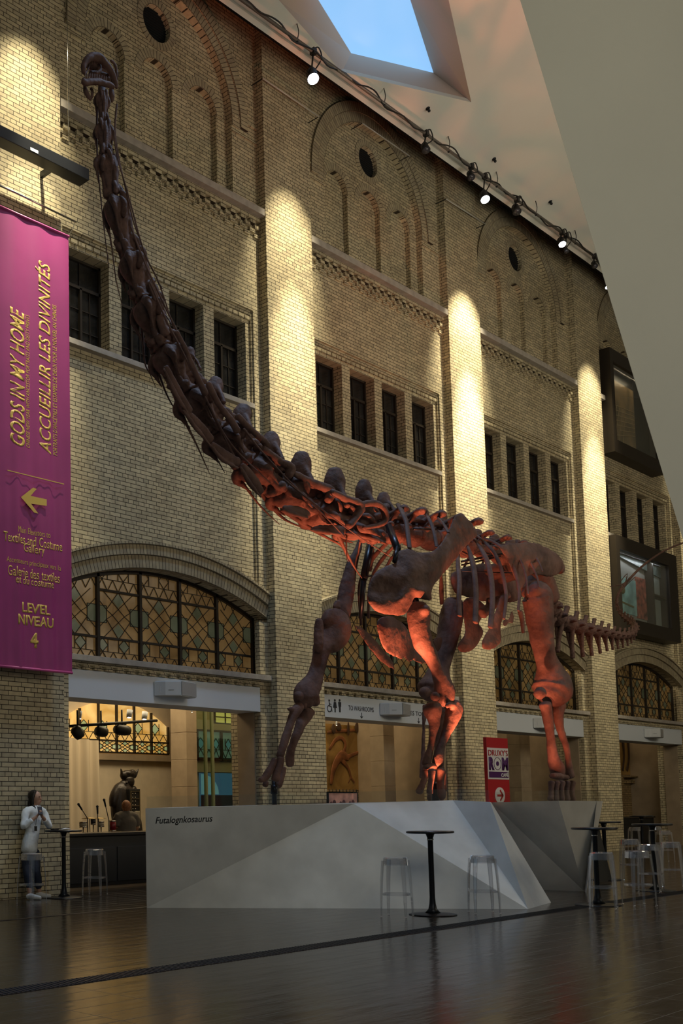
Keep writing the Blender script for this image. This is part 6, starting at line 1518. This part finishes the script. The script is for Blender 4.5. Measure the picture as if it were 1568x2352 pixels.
# face features as fine children
mb = MB()
for s_ in (-1, 1): mb.tube([hpt(.088, s_*.016, .022), hpt(.086, s_*.032, .026), hpt(.074, s_*.048, .020)], [.0035]*3, n=6); mb.ball(hpt(.088, s_*.031, .008), .007, 8, sc=(1.4, .6, .6), rot=rotf)
mb.build('eyes_and_brows', M['hair'], wm)
mb = MB(); mb.tube([hpt(.087, -.020, -.055), hpt(.096, 0, -.055), hpt(.087, .020, -.055)], [.004, .0065, .004], n=6); mb.build('lips', mat('lips', (.35, .09, .08), .4), wm)
# hair: cap and long straight locks
mb = MB(); mb.ball(hpt(-.036, 0, .030), .100, 20, sc=(.94, .98, 1.02), rot=rotf)
mb.tube([hpt(-.06, 0, .02), hpt(-.085, 0, -.08), hpt(-.09, 0, -.20), hpt(-.07, 0, -.30)], [.085, .085, .08, .05], n=14, flat=.5, ref=face)
for s_ in (-1, 1): mb.tube([hpt(.01, s_*.05, .100), hpt(.0, s_*.092, .03), hpt(-.005, s_*.098, -.09), hpt(.045, s_*.092, -.21), hpt(.075, s_*.080, -.34 if s_ < 0 else -.27)], [.020, .020, .024, .022, .010], n=10, sub=3)
mb.build('hair', M['hair'], wm, remesh=.009, smooth_it=2)
# blouse: loose, untucked, sleeves to the forearm
mb = MB()
mb.tube([w_(80, 1857, -.36), w_(79, 1866, -.37), chest, w_(74, 1912, -.35), w_(69, 1935, -.34), w_(67, 1951, -.34)], [.085, .130, .148, .142, .160, .166], n=20, sub=4, flat=.74, ref=face)
for A_s, S_, E_l, H_d, s_ in ((w_(76, 1862, -.37), RS, RE, RH, 1), (w_(82, 1862, -.36), LS, LE, LH, 1)):
    mb.tube([A_s, S_, S_.lerp(E_l, .55), E_l, E_l.lerp(H_d, .35), E_l.lerp(H_d, .62)], [.085, .070, .058, .055, .048, .045], n=14, sub=3)
mb.tube([hpt(.045, -.045, -.125), hpt(.075, 0, -.155), hpt(.045, .045, -.125)], [.018, .016, .018], n=8)
mb.build('blouse', M['shirt'], wm, remesh=.0105, smooth_it=2)
mb = MB()
mb.tube([w_(70, 1936, -.32), w_(68, 1948, -.31), w_(69, 1962, -.31)], [.135, .152, .14], n=16, flat=.8, ref=face)
for (hx_, hy_, hY), (kx, ky, kY), (ax, ay, aY) in (((62, 1958, -.30), (62, 2004, -.40), (68, 2040, -.46)), ((77, 1958, -.30), (84, 2003, -.42), (89, 2038, -.39))):
    a, b, c_ = w_(hx_, hy_, hY), w_(kx, ky, kY), w_(ax, ay, aY); mb.tube([a, a.lerp(b, .5), b, b.lerp(c_, .5), c_], [.098, .088, .066, .064, .050], n=14, sub=3)
mb.build('jeans', M['denim'], wm, remesh=.012, smooth_it=2)
for (ax, ay, aY, tx, ty) in FT:
    a = w_(ax, ay, aY); a.z = .055; b = a+face*.17+sidev*(.03 if ax > 80 else -.01)+Vector((0, 0, 0)); b.z = .032
    mb = MB(); mb.tube([a-face*.05+Vector((0, 0, -.015)), a, a.lerp(b, .5)+Vector((0, 0, -.006)), b], [.036, .043, .041, .030], n=14, sub=3, flat=.85, ref=sidev); mb.box(0, 0, 0, 0, 0, 0) if False else None
    o = mb.build('shoe', mat('white_canvas', (.62, .62, .60), .7), wm)
mb = MB()
R3 = Matrix.Rotation(-.5, 3, 'X'); pc = ph+Vector((0, 0, .03)); mb.box(pc.x-.037, pc.x+.037, pc.y-.005, pc.y+.005, pc.z-.07, pc.z+.07, rot=Matrix.Rotation(R(-24), 3, Vector((0, 0, 1))) @ Matrix.Rotation(-.55, 3, 'X'))
o = mb.build('phone', mat('dark_phone', (.05, .04, .04), .25), bevel=.004); tag(o, 'dark phone held in both hands by the woman', 'phone')
mb = MB(); mb.tube([hpt(.06, .03, -.20), w_(84, 1880, -.56), w_(82, 1896, -.55)], [.004, .004, .004], n=6); a = w_(82, 1902, -.55); mb.box(a.x-.025, a.x+.025, a.y-.004, a.y+.004, a.z-.045, a.z+.03); mb.build('lanyard_badge', M['black'], wm)

# man behind the bar, seen from behind
mn = thing('person', 'red-haired man in grey short-sleeved shirt standing behind the bar, back turned', 'person', (at(290, 1880, Y=2.0).x, 2.0, 0))
def v_(x, y, Y=2.0): return at(x, y, Y=Y)
mh = v_(290, 1853); fm = Vector((.75, .66, 0)).normalized(); sm_ = Vector((.66, -.75, 0)).normalized()
rotm = Matrix((sm_, -fm, Vector((0, 0, 1)))).transposed()
m = MB(); m.ball(mh, .098, 20, sc=(.84, 1.0, 1.15), rot=rotm); m.ball(mh+fm*.03+Vector((0, 0, -.05)), .07, 14, sc=(.86, 1, 1), rot=rotm)
m.tube([mh+fm*.09, mh+fm*.112+Vector((0, 0, -.02)), mh+fm*.10+Vector((0, 0, -.03))], [.010, .014, .011], n=8)
m.tube([mh+fm*.088+sm_*.02+Vector((0, 0, -.055)), mh+fm*.097+Vector((0, 0, -.055)), mh+fm*.088-sm_*.02+Vector((0, 0, -.055))], [.008]*3, n=8)
for s_ in (-1, 1): m.ball(mh+sm_*s_*.085+Vector((0, 0, -.01)), .022, 8, sc=(.4, .8, 1.3), rot=rotm); m.ball(mh+fm*.08+sm_*s_*.03+Vector((0, 0, .01)), .014, 8)
m.tube([mh+Vector((0, 0, -.08)), v_(290, 1868), v_(290, 1873)], [.062, .065, .08], n=12)
hipz = .92; tor = [v_(290, 1871), v_(290, 1884), v_(290, 1900), Vector((v_(290, 1900).x, 2.0, hipz)), Vector((v_(290, 1900).x, 2.0, hipz-.12))]
m.tube(tor, [.09, .17, .165, .17, .16], n=18, sub=3, flat=.66, ref=fm)
ms = [v_(271, 1876, 2.05), v_(309, 1876, 1.95)]
for i, (s0, e0, h0) in enumerate(((ms[0], v_(267, 1898, 2.1), v_(276, 1908, 2.35)), (ms[1], v_(314, 1899, 1.95), v_(311, 1915, 2.2)))):
    m.tube([v_(290, 1873), s0, s0.lerp(e0, .5), e0], [.09, .068, .055, .045], n=12, sub=3); m.tube([e0, e0.lerp(h0, .5), h0], [.045, .04, .028], n=12, sub=2)
    d = (h0-e0).normalized(); sd = d.cross(Vector((0, 0, 1))).normalized(); m.tube([h0, h0+d*.05, h0+d*.085], [.028, .042, .038], n=10, flat=.5, ref=sd.cross(d))
    for k, L_ in enumerate((.065, .075, .07, .055)): b = h0+d*.085+sd*(-.03+.02*k); m.tube([b, b+d*L_*.5, b+d*L_*.9+Vector((0, 0, -.012))], [.010, .009, .008], n=7)
    b = h0+d*.035-sd*.036; m.tube([b, b+d*.03-sd*.012, b+d*.055-sd*.006], [.012, .011, .009], n=7)
cx2 = v_(290, 1900).x
for s_ in (-1, 1): a = Vector((cx2, 2.0, hipz-.08))+sm_*s_*.095; b = a+fm*.02; m.tube([a, Vector((b.x, b.y, .48)), Vector((a.x, a.y, .09))], [.10, .065, .045], n=12, sub=3); m.tube([Vector((a.x, a.y, .06))-fm*.05, Vector((a.x, a.y, .05))+fm*.16], [.045, .035], n=10)
m.build('body', M['skin2'], mn, remesh=.010, smooth_it=2)
mb = MB(); mb.ball(mh-fm*.012+Vector((0, 0, .022)), .106, 20, sc=(.88, .99, 1.06), rot=rotm); mb.ball(mh-fm*.035+Vector((0, 0, -.035)), .078, 14, sc=(.95, .9, .9), rot=rotm); mb.build('hair', M['redhair'], mn, remesh=.009, smooth_it=1)
mb = MB(); mb.tube([v_(290, 1870)]+[p.copy() for p in tor[1:]], [.10, .195, .195, .195, .19], n=20, sub=3, flat=.70, ref=fm)
for s0, e0 in ((ms[0], v_(267, 1898, 2.1)), (ms[1], v_(314, 1899, 1.95))): mb.tube([v_(290, 1874), s0, s0.lerp(e0, .8)], [.10, .088, .078], n=14, sub=3)
mb.tube([v_(290, 1866)-fm*.05, v_(290, 1868)+fm*.04], [.07, .075], n=12); mb.build('shirt', M['greyshirt'], mn, remesh=.012, smooth_it=2)
mb = MB()
mb.tube([Vector((cx2, 2.0, hipz+.02)), Vector((cx2, 2.0, hipz-.12))], [.175, .17], n=16, flat=.7, ref=fm)
for s_ in (-1, 1): a = Vector((cx2, 2.0, hipz-.08))+sm_*s_*.095; mb.tube([a, Vector((a.x, a.y, .48)), Vector((a.x, a.y, .07))], [.11, .08, .065], n=12, sub=3)
mb.build('trousers', M['denim'], mn, remesh=.016, smooth_it=1)
